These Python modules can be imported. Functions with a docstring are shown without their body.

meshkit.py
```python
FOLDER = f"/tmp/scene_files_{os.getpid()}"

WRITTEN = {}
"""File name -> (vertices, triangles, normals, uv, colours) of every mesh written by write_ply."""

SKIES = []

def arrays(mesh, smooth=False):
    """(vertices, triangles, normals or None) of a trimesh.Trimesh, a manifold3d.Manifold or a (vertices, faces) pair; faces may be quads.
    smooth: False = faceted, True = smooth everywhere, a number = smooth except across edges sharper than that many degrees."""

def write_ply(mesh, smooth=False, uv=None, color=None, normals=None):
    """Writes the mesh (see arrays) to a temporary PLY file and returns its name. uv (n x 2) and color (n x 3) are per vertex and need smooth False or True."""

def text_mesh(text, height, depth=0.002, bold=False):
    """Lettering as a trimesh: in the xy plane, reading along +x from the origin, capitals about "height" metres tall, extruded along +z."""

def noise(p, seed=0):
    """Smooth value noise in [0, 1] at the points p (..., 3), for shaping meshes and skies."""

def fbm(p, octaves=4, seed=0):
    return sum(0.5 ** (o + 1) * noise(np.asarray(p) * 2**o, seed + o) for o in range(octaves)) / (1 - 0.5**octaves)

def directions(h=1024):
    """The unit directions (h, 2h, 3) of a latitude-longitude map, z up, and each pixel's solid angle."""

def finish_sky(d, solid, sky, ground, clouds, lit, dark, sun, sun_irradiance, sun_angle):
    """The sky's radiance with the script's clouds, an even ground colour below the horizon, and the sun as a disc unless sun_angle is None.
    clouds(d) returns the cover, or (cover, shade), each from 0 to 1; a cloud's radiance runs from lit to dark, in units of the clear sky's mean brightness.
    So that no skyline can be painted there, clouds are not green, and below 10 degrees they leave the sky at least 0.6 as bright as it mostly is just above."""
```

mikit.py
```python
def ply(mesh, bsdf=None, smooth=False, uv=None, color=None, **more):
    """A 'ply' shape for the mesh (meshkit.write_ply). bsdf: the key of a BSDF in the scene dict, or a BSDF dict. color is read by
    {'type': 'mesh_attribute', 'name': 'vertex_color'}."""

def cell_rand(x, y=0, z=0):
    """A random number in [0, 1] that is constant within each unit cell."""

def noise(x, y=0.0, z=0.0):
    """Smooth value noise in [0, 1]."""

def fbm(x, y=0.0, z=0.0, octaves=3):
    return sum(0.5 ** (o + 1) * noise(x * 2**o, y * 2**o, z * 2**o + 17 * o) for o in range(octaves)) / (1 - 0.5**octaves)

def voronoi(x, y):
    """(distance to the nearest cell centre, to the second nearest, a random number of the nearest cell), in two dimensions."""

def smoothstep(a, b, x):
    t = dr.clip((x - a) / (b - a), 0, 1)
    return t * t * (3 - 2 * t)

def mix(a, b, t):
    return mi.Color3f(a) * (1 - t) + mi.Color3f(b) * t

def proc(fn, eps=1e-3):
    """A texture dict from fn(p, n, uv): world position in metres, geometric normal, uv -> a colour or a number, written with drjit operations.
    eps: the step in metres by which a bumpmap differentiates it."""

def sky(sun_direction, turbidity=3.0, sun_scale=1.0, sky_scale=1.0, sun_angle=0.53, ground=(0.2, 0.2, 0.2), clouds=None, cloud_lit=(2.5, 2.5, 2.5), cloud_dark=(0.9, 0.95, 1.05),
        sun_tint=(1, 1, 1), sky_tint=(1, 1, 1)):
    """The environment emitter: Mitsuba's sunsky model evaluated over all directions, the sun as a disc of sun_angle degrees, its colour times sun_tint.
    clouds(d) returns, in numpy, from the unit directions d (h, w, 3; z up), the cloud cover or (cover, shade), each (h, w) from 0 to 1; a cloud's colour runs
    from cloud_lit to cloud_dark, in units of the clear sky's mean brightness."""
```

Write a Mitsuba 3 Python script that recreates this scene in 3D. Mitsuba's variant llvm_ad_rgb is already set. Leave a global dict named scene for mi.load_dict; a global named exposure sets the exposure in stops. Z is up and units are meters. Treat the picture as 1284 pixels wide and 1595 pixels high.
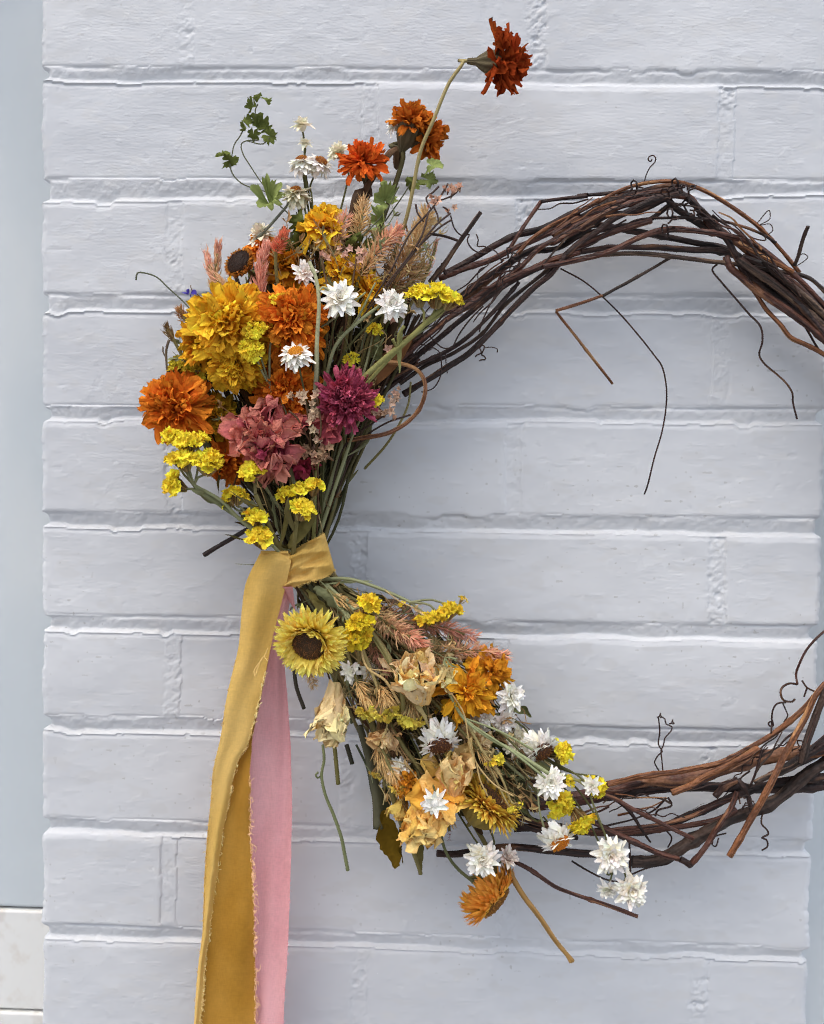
import math, numpy as np, drjit as dr, mitsuba as mi, mikit, meshkit
from mikit import proc, noise, fbm, voronoi, smoothstep, mix

# ------------------------------------------------------------------ camera, light, exposure
scene, labels = {}, {}
CAM = np.array([0.2949, -0.7449, -0.3308])
HFOV = 42.0
FPX = 642 / math.tan(math.radians(HFOV / 2))


def rot_xyz(a, b, c):
    ca, sa, cb, sb, cc, sc = math.cos(a), math.sin(a), math.cos(b), math.sin(b), math.cos(c), math.sin(c)
    X = np.array([[1, 0, 0], [0, ca, -sa], [0, sa, ca]])
    Y = np.array([[cb, 0, sb], [0, 1, 0], [-sb, 0, cb]])
    Z = np.array([[cc, -sc, 0], [sc, cc, 0], [0, 0, 1]])
    return Z @ Y @ X


TURN = rot_xyz(0.04397, 0.04389, 0.01602)
AXES = [np.array([v[0], v[2], -v[1]]) for v in TURN]      # right, down, forward in the world (x right, y into the wall, z up)
M = np.eye(4)
M[:3, 0], M[:3, 1], M[:3, 2], M[:3, 3] = -AXES[0], -AXES[1], AXES[2], CAM
scene['camera'] = {'type': 'perspective', 'fov': HFOV, 'fov_axis': 'x', 'near_clip': 0.02, 'far_clip': 60.0, 'to_world': mi.ScalarTransform4f(M.tolist())}


def overcast(d):
    up = np.clip(d[..., 2], 0, 1)
    soft = meshkit.fbm(d * 2.2, 4, 5)
    return np.ones(d.shape[:2]), np.clip(1 - up ** 0.8 + 0.35 * (soft - 0.5), 0, 1)   # an overcast sky: brightest overhead


scene['sky'] = mikit.sky([-0.3, -0.45, 0.84], turbidity=3, sun_scale=0.16, sun_angle=40, clouds=overcast, cloud_lit=(2.4, 2.55, 2.85), cloud_dark=(0.70, 0.76, 0.88), ground=(0.21, 0.21, 0.21))
exposure = 3.05


def lin(r, g, b):
    c = np.array([r, g, b], float) / 255
    return np.where(c < 0.04045, c / 12.92, ((c + 0.055) / 1.055) ** 2.4)


def at(px, py, d=0.0):
    """The point d millimetres in front of the wall that the photograph shows at this pixel."""
    v = AXES[0] * (px - 642) / FPX + AXES[1] * (py - 797.5) / FPX + AXES[2]
    return CAM + v * ((-d / 1000 - CAM[1]) / v[1])


def size(px, d=0.0):
    return px * (0.745 - d / 1000) / FPX


# ------------------------------------------------------------------ keys and entries
def numbered(key):
    if key not in USED:
        USED.add(key)
        return key
    n = COUNT.get(key, 0)
    while True:
        n += 1
        k = f'{key}_{n:03d}'
        if k not in USED:
            COUNT[key] = n
            USED.add(k)
            return k


USED, COUNT = set(), {}


def thing(name, label, category, group=None, kind=None):
    key = numbered(name)
    labels[key] = {'label': label, 'category': category}
    if group:
        labels[key]['group'] = group
    if kind:
        labels[key]['kind'] = kind
    return key


def put(key, mesh, mat, smooth=True, color=None, uv=None):
    scene[key] = mikit.ply(mesh, mat, smooth=smooth, uv=uv if color is None else dye(color))
    return key


def part(parent, name, mesh, mat, smooth=True, color=None, uv=None, stuff=False, label=None):
    key = numbered(parent + '__' + name)
    put(key, mesh, mat, smooth, color, uv)
    if stuff or label:
        labels[key] = {}
        if stuff:
            labels[key]['kind'] = 'stuff'
        if label:
            labels[key]['label'] = label
    return key


# ------------------------------------------------------------------ materials
PALETTE = []                                               # one pair of pigments per dyed mesh: (colour a, colour b); uv says how they are mixed and how strong


def pigment(p, n, uv):
    i = mi.UInt32(dr.clip(dr.floor(uv.x), 0, len(PALETTE) - 1)) * 6
    t = dr.clip((uv.x - dr.floor(uv.x) - 0.02) / 0.96, 0, 1)
    a, b = [mi.Color3f(*[dr.gather(mi.Float, INK, i + k + c) for c in range(3)]) for k in (0, 3)]
    return dr.clip((a * (1 - t) + b * t) * uv.y, 0.002, 0.95)


def dye(color):
    """The colours of a mesh's vertices as (pair + mix, strength), so that all dyed meshes share one material."""
    c = np.asarray(color, float).reshape(-1, 3)
    strength = c.sum(1)
    chroma = c / strength[:, None]
    mid = chroma.mean(0)
    axis = np.linalg.svd(chroma - mid, full_matrices=False)[2][0] if len(c) > 2 and np.ptp(chroma, 0).max() > 1e-5 else np.array([1, -1, 0]) / 2 ** .5
    q = (chroma - mid) @ axis
    lo, hi = q.min(), max(q.max(), q.min() + 1e-6)
    PALETTE.append(np.clip(np.concatenate([mid + axis * lo, mid + axis * hi]), 0, 1))
    return np.stack([len(PALETTE) - 1 + 0.02 + 0.96 * (q - lo) / (hi - lo), strength], 1)


VC = proc(pigment)


def petal_relief(p, n, uv):
    return fbm(p.x * 700, p.y * 700, p.z * 700, 4)


scene['petal'] = {'type': 'bumpmap', 'scale': 0.0009, 'tex': proc(petal_relief, 2e-4),
                  'bsdf': {'type': 'principledthin', 'base_color': VC, 'roughness': 0.7, 'diff_trans': 0.4, 'spec_trans': 0.0, 'eta': 1.35}}
scene['bract'] = {'type': 'bumpmap', 'scale': 0.0004, 'tex': proc(petal_relief, 2e-4),
                  'bsdf': {'type': 'principledthin', 'base_color': VC, 'roughness': 0.55, 'diff_trans': 0.18, 'spec_trans': 0.0, 'eta': 1.4}}
scene['dry'] = {'type': 'bumpmap', 'scale': 0.0005, 'tex': proc(lambda p, n, uv: fbm(p.x * 1100, p.y * 1100, p.z * 700, 3), 2e-4),
                'bsdf': {'type': 'twosided', 'bsdf': {'type': 'principled', 'base_color': VC, 'roughness': 0.72, 'specular': 0.35}}}


def bark(dark, mid, pale, pale_at, spec, rough):
    def colour(p, n, uv):
        streak = fbm(uv.x * 60, uv.y * 14, 3.0, 3)
        patch = fbm(uv.x * 28, uv.y * 2.0, 9.0, 3)
        fleck = noise(uv.x * 900, uv.y * 26, 4.0)
        c = mix(dark, mid, smoothstep(0.28, 0.7, streak))
        c = mix(c, pale, smoothstep(pale_at, pale_at + 0.14, patch + 0.25 * (streak - 0.5)))
        return c * (0.56 + 0.40 * fleck)

    def relief(p, n, uv):
        return fbm(uv.x * 130, uv.y * 22, 1.0, 4) + 0.6 * noise(uv.x * 700, uv.y * 12, 5.0)
    return {'type': 'bumpmap', 'scale': 0.0011, 'tex': proc(relief, 2e-4),
            'bsdf': {'type': 'twosided', 'bsdf': {'type': 'principled', 'base_color': proc(colour), 'roughness': rough, 'specular': spec}}}


L3 = lambda *c: lin(*c).tolist()
scene['bark_dark'] = bark(L3(32, 22, 21), L3(70, 47, 41), L3(124, 86, 62), 0.66, 0.4, 0.55)
scene['bark_red'] = bark(L3(54, 30, 25), L3(102, 62, 48), L3(146, 100, 70), 0.62, 0.45, 0.5)
scene['bark_tan'] = bark(L3(92, 54, 32), L3(146, 94, 58), L3(188, 138, 90), 0.6, 0.4, 0.55)
scene['bark_grey'] = bark(L3(44, 34, 30), L3(80, 62, 53), L3(118, 94, 76), 0.62, 0.35, 0.6)


def paint_colour(p, n, uv):
    a = fbm(p.x * 9, 1.0, p.z * 11, 4)
    b = fbm(p.x * 60, 2.0, p.z * 90, 3)
    speck = smoothstep(0.9, 0.94, noise(p.x * 300, 7.0, p.z * 300))
    c = mix((0.495, 0.514, 0.544), (0.555, 0.572, 0.597), smoothstep(0.3, 0.7, a))
    c = c * (0.95 + 0.10 * noise(p.x * 5.1, 11.0, p.z * 13.4))
    c = mix(c, (0.515, 0.522, 0.53), 0.5 * smoothstep(0.55, 0.75, b))
    return mix(c, (0.36, 0.36, 0.35), 0.55 * speck * smoothstep(0.5, 0.7, a))


def paint_relief(p, n, uv):
    brush = fbm(p.x * 230, 3.0, p.z * 950, 3)
    grain = fbm(p.x * 800, p.y * 800, p.z * 900, 2)
    return 0.55 * brush + 0.45 * grain


scene['paint'] = {'type': 'bumpmap', 'scale': 0.00032, 'tex': proc(paint_relief, 2.5e-4),
                  'bsdf': {'type': 'twosided', 'bsdf': {'type': 'principled', 'base_color': proc(paint_colour), 'roughness': 0.5, 'specular': 0.4}}}


def panel_colour(p, n, uv):
    c = mix((0.48, 0.525, 0.555), (0.53, 0.565, 0.585), smoothstep(0.35, 0.65, fbm(p.x * 12, 0.0, p.z * 5, 3)))
    return c


def sill_colour(p, n, uv):
    grime = smoothstep(0.45, 0.75, fbm(p.x * 90, 3.0, p.z * 60, 4))
    return mix((0.66, 0.665, 0.65), (0.50, 0.45, 0.39), 0.4 * grime)


scene['panel_paint'] = {'type': 'twosided', 'bsdf': {'type': 'principled', 'base_color': proc(panel_colour), 'roughness': 0.42, 'specular': 0.4}}
scene['sill_paint'] = {'type': 'twosided', 'bsdf': {'type': 'principled', 'base_color': proc(sill_colour), 'roughness': 0.5, 'specular': 0.4}}


def weave(p, n, uv):
    return noise(uv.x * 2600, uv.y * 700, 0.0) * 0.6 + noise(uv.x * 700, uv.y * 2600, 5.0) * 0.6 + fbm(uv.x * 260, uv.y * 160, 2.0, 3)


def cloth(c0, c1, trans, sheen):
    def colour(p, n, uv):
        thread = 0.5 * noise(uv.x * 2600, uv.y * 500, 1.0) + 0.5 * noise(uv.x * 500, uv.y * 2600, 2.0)
        c = mix(c0, c1, smoothstep(0.3, 0.7, fbm(uv.x * 40, uv.y * 22, 3.0, 3)))
        return c * (0.9 + 0.2 * thread)
    return {'type': 'bumpmap', 'scale': 0.00022, 'tex': proc(weave, 1.5e-4),
            'bsdf': {'type': 'principledthin', 'base_color': proc(colour), 'roughness': 0.6, 'diff_trans': trans, 'sheen': sheen, 'eta': 1.35}}


scene['cloth_light'] = cloth(L3(208, 170, 92), L3(220, 184, 110), 0.2, 0.5)
scene['cloth_deep'] = cloth(L3(168, 122, 48), L3(184, 138, 62), 0.15, 0.3)
scene['cloth_pink'] = cloth(L3(222, 162, 166), L3(230, 176, 180), 0.45, 0.3)

# ------------------------------------------------------------------ the brick wall
PITCH = 0.00098
TOPS = [(-45, -35), (128, 137), (315, 306), (487, 492), (655, 663), (822, 838), (985, 1003), (1140, 1168), (1298, 1337), (1462, 1502), (1630, 1668)]
BOTS = [(103, 110), (277, 280), (457, 460), (631, 634), (797, 806), (957, 974), (1113, 1138), (1273, 1310), (1438, 1477), (1605, 1643), (1770, 1810)]
JOINTS = [(290, 838), (575, 1130), (272, 815), (575, 1122), (270, 800), (560, 1118), (270, 780), (540, 1105), (262, 790), (562, 1092), (270, 800)]
WIDTH = 0.5437


def build_wall():
    side = 0.075
    us = np.arange(-side, WIDTH + side + 1e-9, PITCH)
    zlo, zhi = at(642, 1760)[2], at(642, -75)[2]
    zs = np.arange(zlo, zhi, PITCH)
    U, Z = np.meshgrid(us, zs)
    X = np.clip(U, 0, WIDTH)
    back = np.maximum(0, np.maximum(-U, U - WIDTH))
    P = np.stack([X, back * 0, Z], -1)

    ss = lambda a, b, x: (lambda t: t * t * (3 - 2 * t))(np.clip((x - a) / (b - a), 0, 1))
    x1, z1 = X[:1], Z[:, :1]
    along = lambda v, s, y, z, o, seed: meshkit.fbm(np.stack([v * s, v * 0 + y, v * 0 + z], -1), o, seed)

    def line(pair, seed, amp):                             # a wavering bed line with the odd drip or chip
        a, b = at(66, pair[0]), at(1275, pair[1])
        z = a[2] + (x1 - a[0]) * (b[2] - a[2]) / (b[0] - a[0])
        return z + amp * (along(x1, 26, seed * 3.7, 0, 3, seed) - 0.5) + 0.28 * amp * (along(x1, 120, seed * 5.1, 7, 3, seed + 3) - 0.5) - 0.0022 * ss(0.70, 0.84, along(x1, 45, seed * 2.3, 3, 2, seed + 9))

    brick = np.full(U.shape, -1)
    h = np.zeros(U.shape)
    notch = np.zeros(U.shape)
    N = lambda sx, sz, seed, oct=3: meshkit.fbm(np.stack([U * sx, U * 0 + seed, Z * sz], -1), oct, seed) - 0.5
    rough = N(330, 330, 11, 3)
    fine = N(480, 440, 31, 2)
    crumble = N(190, 170, 13, 3)
    stroke = N(260, 520, 17, 3)
    var = lambda s, seed: along(x1, s, seed, 0, 2, seed)
    tops, bots = [line(t, 20 + i, 0.0040) for i, t in enumerate(TOPS)], [line(b, 40 + i, 0.0020) for i, b in enumerate(BOTS)]
    h += 0.0016 * N(22, 30, 3) + 0.0002 * N(60, 110, 5) + 0.00005 * stroke
    for k in range(len(TOPS)):
        inside = (Z <= tops[k]) & (Z > bots[k])
        xs = [-1.0] + [at(j, (TOPS[k][0] + BOTS[k][0]) / 2)[0] for j in JOINTS[k]] + [2.0]
        wob = 0.004 * (along(z1, 60, k, 0, 3, 60 + k) - 0.5)
        for i in range(3):
            a = xs[i] + (0.0055 if i else 0) + wob
            b = xs[i + 1] - (0.0055 if i < 2 else 0) + wob
            m = inside & (U > a) & (U < b)
            brick[m] = k * 3 + i
            tilt = np.random.RandomState(k * 7 + i).uniform(-1, 1, 3)
            h = np.where(m, h + 0.0009 * tilt[0] + 0.004 * tilt[1] * (Z - (tops[k] + bots[k]) / 2), h)
        for i in (1, 2):                                   # upright joints, filled nearly flush and painted over
            dist = np.abs(U - xs[i] - wob)
            deep = np.random.RandomState(k * 5 + i + 90).uniform(0.3, 1.0)
            w = inside * (1 - ss(0.002, 0.0095, dist))
            bad = ss(0.40, 0.62, along(z1, 40, k * 2 + i, 0, 2, 37)) * deep
            h += w * (-0.0004 * deep + 0.0008 * crumble + (0.0004 + 0.0015 * bad) * fine - 0.0014 * bad * ss(0.14, 0.24, -crumble))
            crease = np.exp(-((U - xs[i] - wob + (0.0055 if i == 1 else -0.0055)) / 0.0009) ** 2) * inside
            h -= 0.0008 * deep * crease * ss(0.5, 0.7, along(z1, 70, k + i, 0, 2, 33))
        c = tops[k] - Z                                    # the rounded upper arris
        h = np.where(inside, h - 0.0008 * (1 - ss(0, 0.0035, c)), h)
        h = np.where(inside, h - 0.0006 * (1 - ss(0, 0.0016, Z - bots[k])), h)
        if k + 1 < len(TOPS):                              # the bed joint below course k
            mort = (Z <= bots[k]) & (Z > tops[k + 1])
            a, b = bots[k] - Z, Z - tops[k + 1]
            fallin = a / np.maximum(a + b, 1e-6)           # the mortar leans back on its way down, then the next brick's top edge stands out as a ledge
            depth = 0.0034 * np.clip(0.3 + 1.4 * var(14, 70 + k), 0.3, 1.45)
            lip = 0.0026 + 0.0018 * var(40, 80 + k)
            rise = ss(0, 1, np.clip(b / lip, 0, 1))
            start = 0.0009 * ss(0.38, 0.6, var(30, 90 + k)) * ss(0, 0.0016, a)
            bed = -(start + depth * np.clip(fallin, 0, 1) ** 1.2) * rise + (0.0007 * crumble + 0.0009 * rough) * rise
            h = np.where(mort, bed + 0.4 * h, h)
            notch = np.where(mort, np.maximum(notch, 0.0045 * ss(0, 0.003, a) * ss(0, 0.004, b)), notch)
            groove = np.exp(-(((a - 0.0008) / 0.0011) ** 2)) * mort * ss(0.42, 0.6, var(25, 110 + k))
            h -= 0.0014 * groove
    pit = ss(0.80, 0.9, meshkit.noise(np.stack([U * 150, U * 0, Z * 190], -1), 5)) * ss(0.52, 0.64, meshkit.fbm(np.stack([U * 16, U * 0, Z * 16], -1), 2, 8))
    h -= 0.0002 * pit
    h += 0.00015 * ss(0.72, 0.9, meshkit.noise(np.stack([U * 180, U * 0, Z * 210], -1), 15))
    edge = np.minimum(X, WIDTH - X)                        # rounded corners of the pier
    r = 0.0045 + 0.004 * (along(z1, 45, 21, 0, 3, 21) - 0.5)
    q = np.clip(1 - edge / r, 0, 1)
    h -= r * (1 - np.sqrt(1 - q * q * 0.96))
    jag = 0.0026 * (along(z1, 80, 23, 0, 4, 23) - 0.5) + 0.0018 * (along(z1, 300, 25, 0, 3, 25) - 0.5)
    inset = notch + np.maximum(jag, -0.002) + 0.0016 * crumble * (back > 0)
    fall = np.clip(1 - edge / 0.02, 0, 1)
    x = X + np.where(U < WIDTH / 2, 1, -1) * inset * fall
    V = np.stack([x, back - h, Z], -1).reshape(-1, 3)
    nz, nx = U.shape
    i, j = np.meshgrid(np.arange(nz - 1), np.arange(nx - 1), indexing='ij')
    a = i * nx + j
    Q = np.stack([a, a + 1, a + nx + 1, a + nx], -1).reshape(-1, 4)
    ids = brick[:-1, :-1].ravel()
    key = thing('brick_wall', 'white painted brick wall behind the wreath', 'wall')
    for b in np.unique(ids):
        q = Q[ids == b]
        used, inv = np.unique(q.ravel(), return_inverse=True)
        q = inv.reshape(-1, 4)
        f = np.vstack([q[:, [0, 1, 2]], q[:, [0, 2, 3]]])
        if b < 0:
            part(key, 'mortar', (V[used], f), 'paint', stuff=True)
        else:
            part(key, 'brick', (V[used], f), 'paint')


build_wall()


def rounded_box(lo, hi, r=0.003):
    import manifold3d as m3
    lo, hi = np.array(lo, float) + r, np.array(hi, float) - r
    pts = [m3.Manifold.sphere(r, 12).translate([x, y, z]) for x in (lo[0], hi[0]) for y in (lo[1], hi[1]) for z in (lo[2], hi[2])]
    return m3.Manifold.batch_hull(pts)


z1, z2 = at(30, 1420, -60)[2], at(30, 1572, -60)[2]
k = thing('door', 'smooth pale blue grey door set back at the left of the brick wall', 'door')
part(k, 'panel', rounded_box((-0.45, 0.060, z1 + 0.003), (-0.0002, 0.090, 0.33)), 'panel_paint', 30)
part(k, 'bottom_rail', rounded_box((-0.45, 0.0575, z2 + 0.001), (-0.0002, 0.090, z1 + 0.0014), 0.0018), 'sill_paint', 30, label='off white lower rail with a dirty brown joint above it')
part(k, 'bottom_rail', rounded_box((-0.45, 0.055, z2 - 0.2), (-0.0002, 0.090, z2 - 0.0006), 0.002), 'sill_paint', 30)
k = thing('door_lintel', 'white painted lintel over the recessed door left of the wall', 'lintel')
put(k, rounded_box((-0.5, -0.01, 0.115), (-0.001, 0.09, 0.33), 0.004), 'paint', 30)
k = thing('side_panel', 'smooth grey painted panel set back at the right of the brick wall', 'panel')
put(k, rounded_box((WIDTH + 0.0002, 0.05, -0.95), (WIDTH + 0.4, 0.09, 0.33)), 'panel_paint', 30)
# ------------------------------------------------------------------ mesh helpers
class Acc:
    def __init__(s):
        s.V, s.F, s.C, s.n = [], [], [], 0

    def add(s, v, f, c):
        v = np.asarray(v, float)
        s.V.append(v)
        s.F.append(np.asarray(f, int) + s.n)
        s.C.append(np.broadcast_to(np.asarray(c, float), v.shape) if np.ndim(c) < 2 else c)
        s.n += len(v)

    def get(s):
        return (np.vstack(s.V), np.vstack(s.F)), np.clip(np.vstack(s.C), 0.002, 0.95)


def spline(pts, n=None, step=0.003):
    """Centripetal Catmull-Rom through the points."""
    p = np.asarray(pts, float)
    if len(p) == 2:
        p = np.vstack([p[0], p.mean(0), p[1]])
    e = np.vstack([2 * p[0] - p[1], p, 2 * p[-1] - p[-2]])
    d = np.maximum(np.linalg.norm(np.diff(e, axis=0), axis=1) ** 0.5, 1e-6)
    out = []
    for i in range(len(p) - 1):
        p0, p1, p2, p3 = e[i:i + 4]
        t1, t2, t3 = d[i], d[i] + d[i + 1], d[i] + d[i + 1] + d[i + 2]
        m = max(2, int(np.linalg.norm(p2 - p1) / step) + 1) if n is None else n
        t = np.linspace(t1, t2, m, endpoint=False)[:, None]
        a1 = (t1 - t) / t1 * p0 + t / t1 * p1
        a2 = (t2 - t) / (t2 - t1) * p1 + (t - t1) / (t2 - t1) * p2
        a3 = (t3 - t) / (t3 - t2) * p2 + (t - t2) / (t3 - t2) * p3
        b1 = (t2 - t) / t2 * a1 + t / t2 * a2
        b2 = (t3 - t) / (t3 - t1) * a2 + (t - t1) / (t3 - t1) * a3
        out.append((t2 - t) / (t2 - t1) * b1 + (t - t1) / (t2 - t1) * b2)
    return np.vstack(out + [p[-1:]])


def frames(p):
    t = np.gradient(p, axis=0)
    t /= np.linalg.norm(t, axis=1, keepdims=True) + 1e-12
    a = np.zeros_like(t)
    x = np.cross(t[0], [0.1, 1, 0.05])
    x /= np.linalg.norm(x) + 1e-12
    for i in range(len(t)):
        x = x - t[i] * (x @ t[i])
        x /= np.linalg.norm(x) + 1e-12
        a[i] = x
    return t, a, np.cross(t, a)


def tube(p, r, sides=6, bump=0.0, seed=0):
    """A closed tube along the points p; returns vertices, triangles, uv (length in metres, turn)."""
    p = np.asarray(p, float)
    n = len(p)
    t, a, b = frames(p)
    r = np.broadcast_to(np.asarray(r, float), (n,))
    ang = np.linspace(0, 2 * np.pi, sides + 1)
    R = r[:, None] * np.ones((n, sides + 1))
    if bump:
        s = np.concatenate([[0], np.cumsum(np.linalg.norm(np.diff(p, axis=0), axis=1))])
        q = np.stack(np.broadcast_arrays(s[:, None] * 150, np.cos(ang)[None] * 1.6 + seed, np.sin(ang)[None] * 1.6), -1)
        R = R * (1 + bump * 2 * (meshkit.fbm(q, 2, seed % 50) - 0.5))
    v = p[:, None] + R[..., None] * (np.cos(ang)[None, :, None] * a[:, None] + np.sin(ang)[None, :, None] * b[:, None])
    s = np.concatenate([[0], np.cumsum(np.linalg.norm(np.diff(p, axis=0), axis=1))])
    uv = np.stack(np.broadcast_arrays(s[:, None] + seed * 0.37, ang[None] / (2 * np.pi)), -1).reshape(-1, 2)
    k = sides + 1
    i, j = np.meshgrid(np.arange(n - 1), np.arange(sides), indexing='ij')
    q = np.stack([i * k + j, i * k + j + 1, (i + 1) * k + j + 1, (i + 1) * k + j], -1).reshape(-1, 4)
    f = np.vstack([q[:, [0, 1, 2]], q[:, [0, 2, 3]]])
    caps = np.array([[0, j + 1, j] for j in range(1, sides - 1)] + [[(n - 1) * k, (n - 1) * k + j, (n - 1) * k + j + 1] for j in range(1, sides - 1)])
    return v.reshape(-1, 3), np.vstack([f, caps]), uv


def basis(w):
    w = np.asarray(w, float)
    w = w / np.linalg.norm(w)
    u = np.cross([0.02, -0.05, 1], w) if abs(w[2]) < 0.95 else np.cross([1, 0, 0], w)
    u /= np.linalg.norm(u)
    return np.stack([u, np.cross(w, u), w], 1)       # columns: right, up, out


def face(f):
    """(right, up, towards the viewer) as a world direction."""
    return np.array([f[0], -f[2], f[1]], float) / np.linalg.norm(f)


def grid_faces(nu, nv):
    i, j = np.meshgrid(np.arange(nu - 1), np.arange(nv - 1), indexing='ij')
    a = (i * nv + j).ravel()
    return np.vstack([np.stack([a, a + 1, a + nv + 1], 1), np.stack([a, a + nv + 1, a + nv], 1)])


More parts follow.
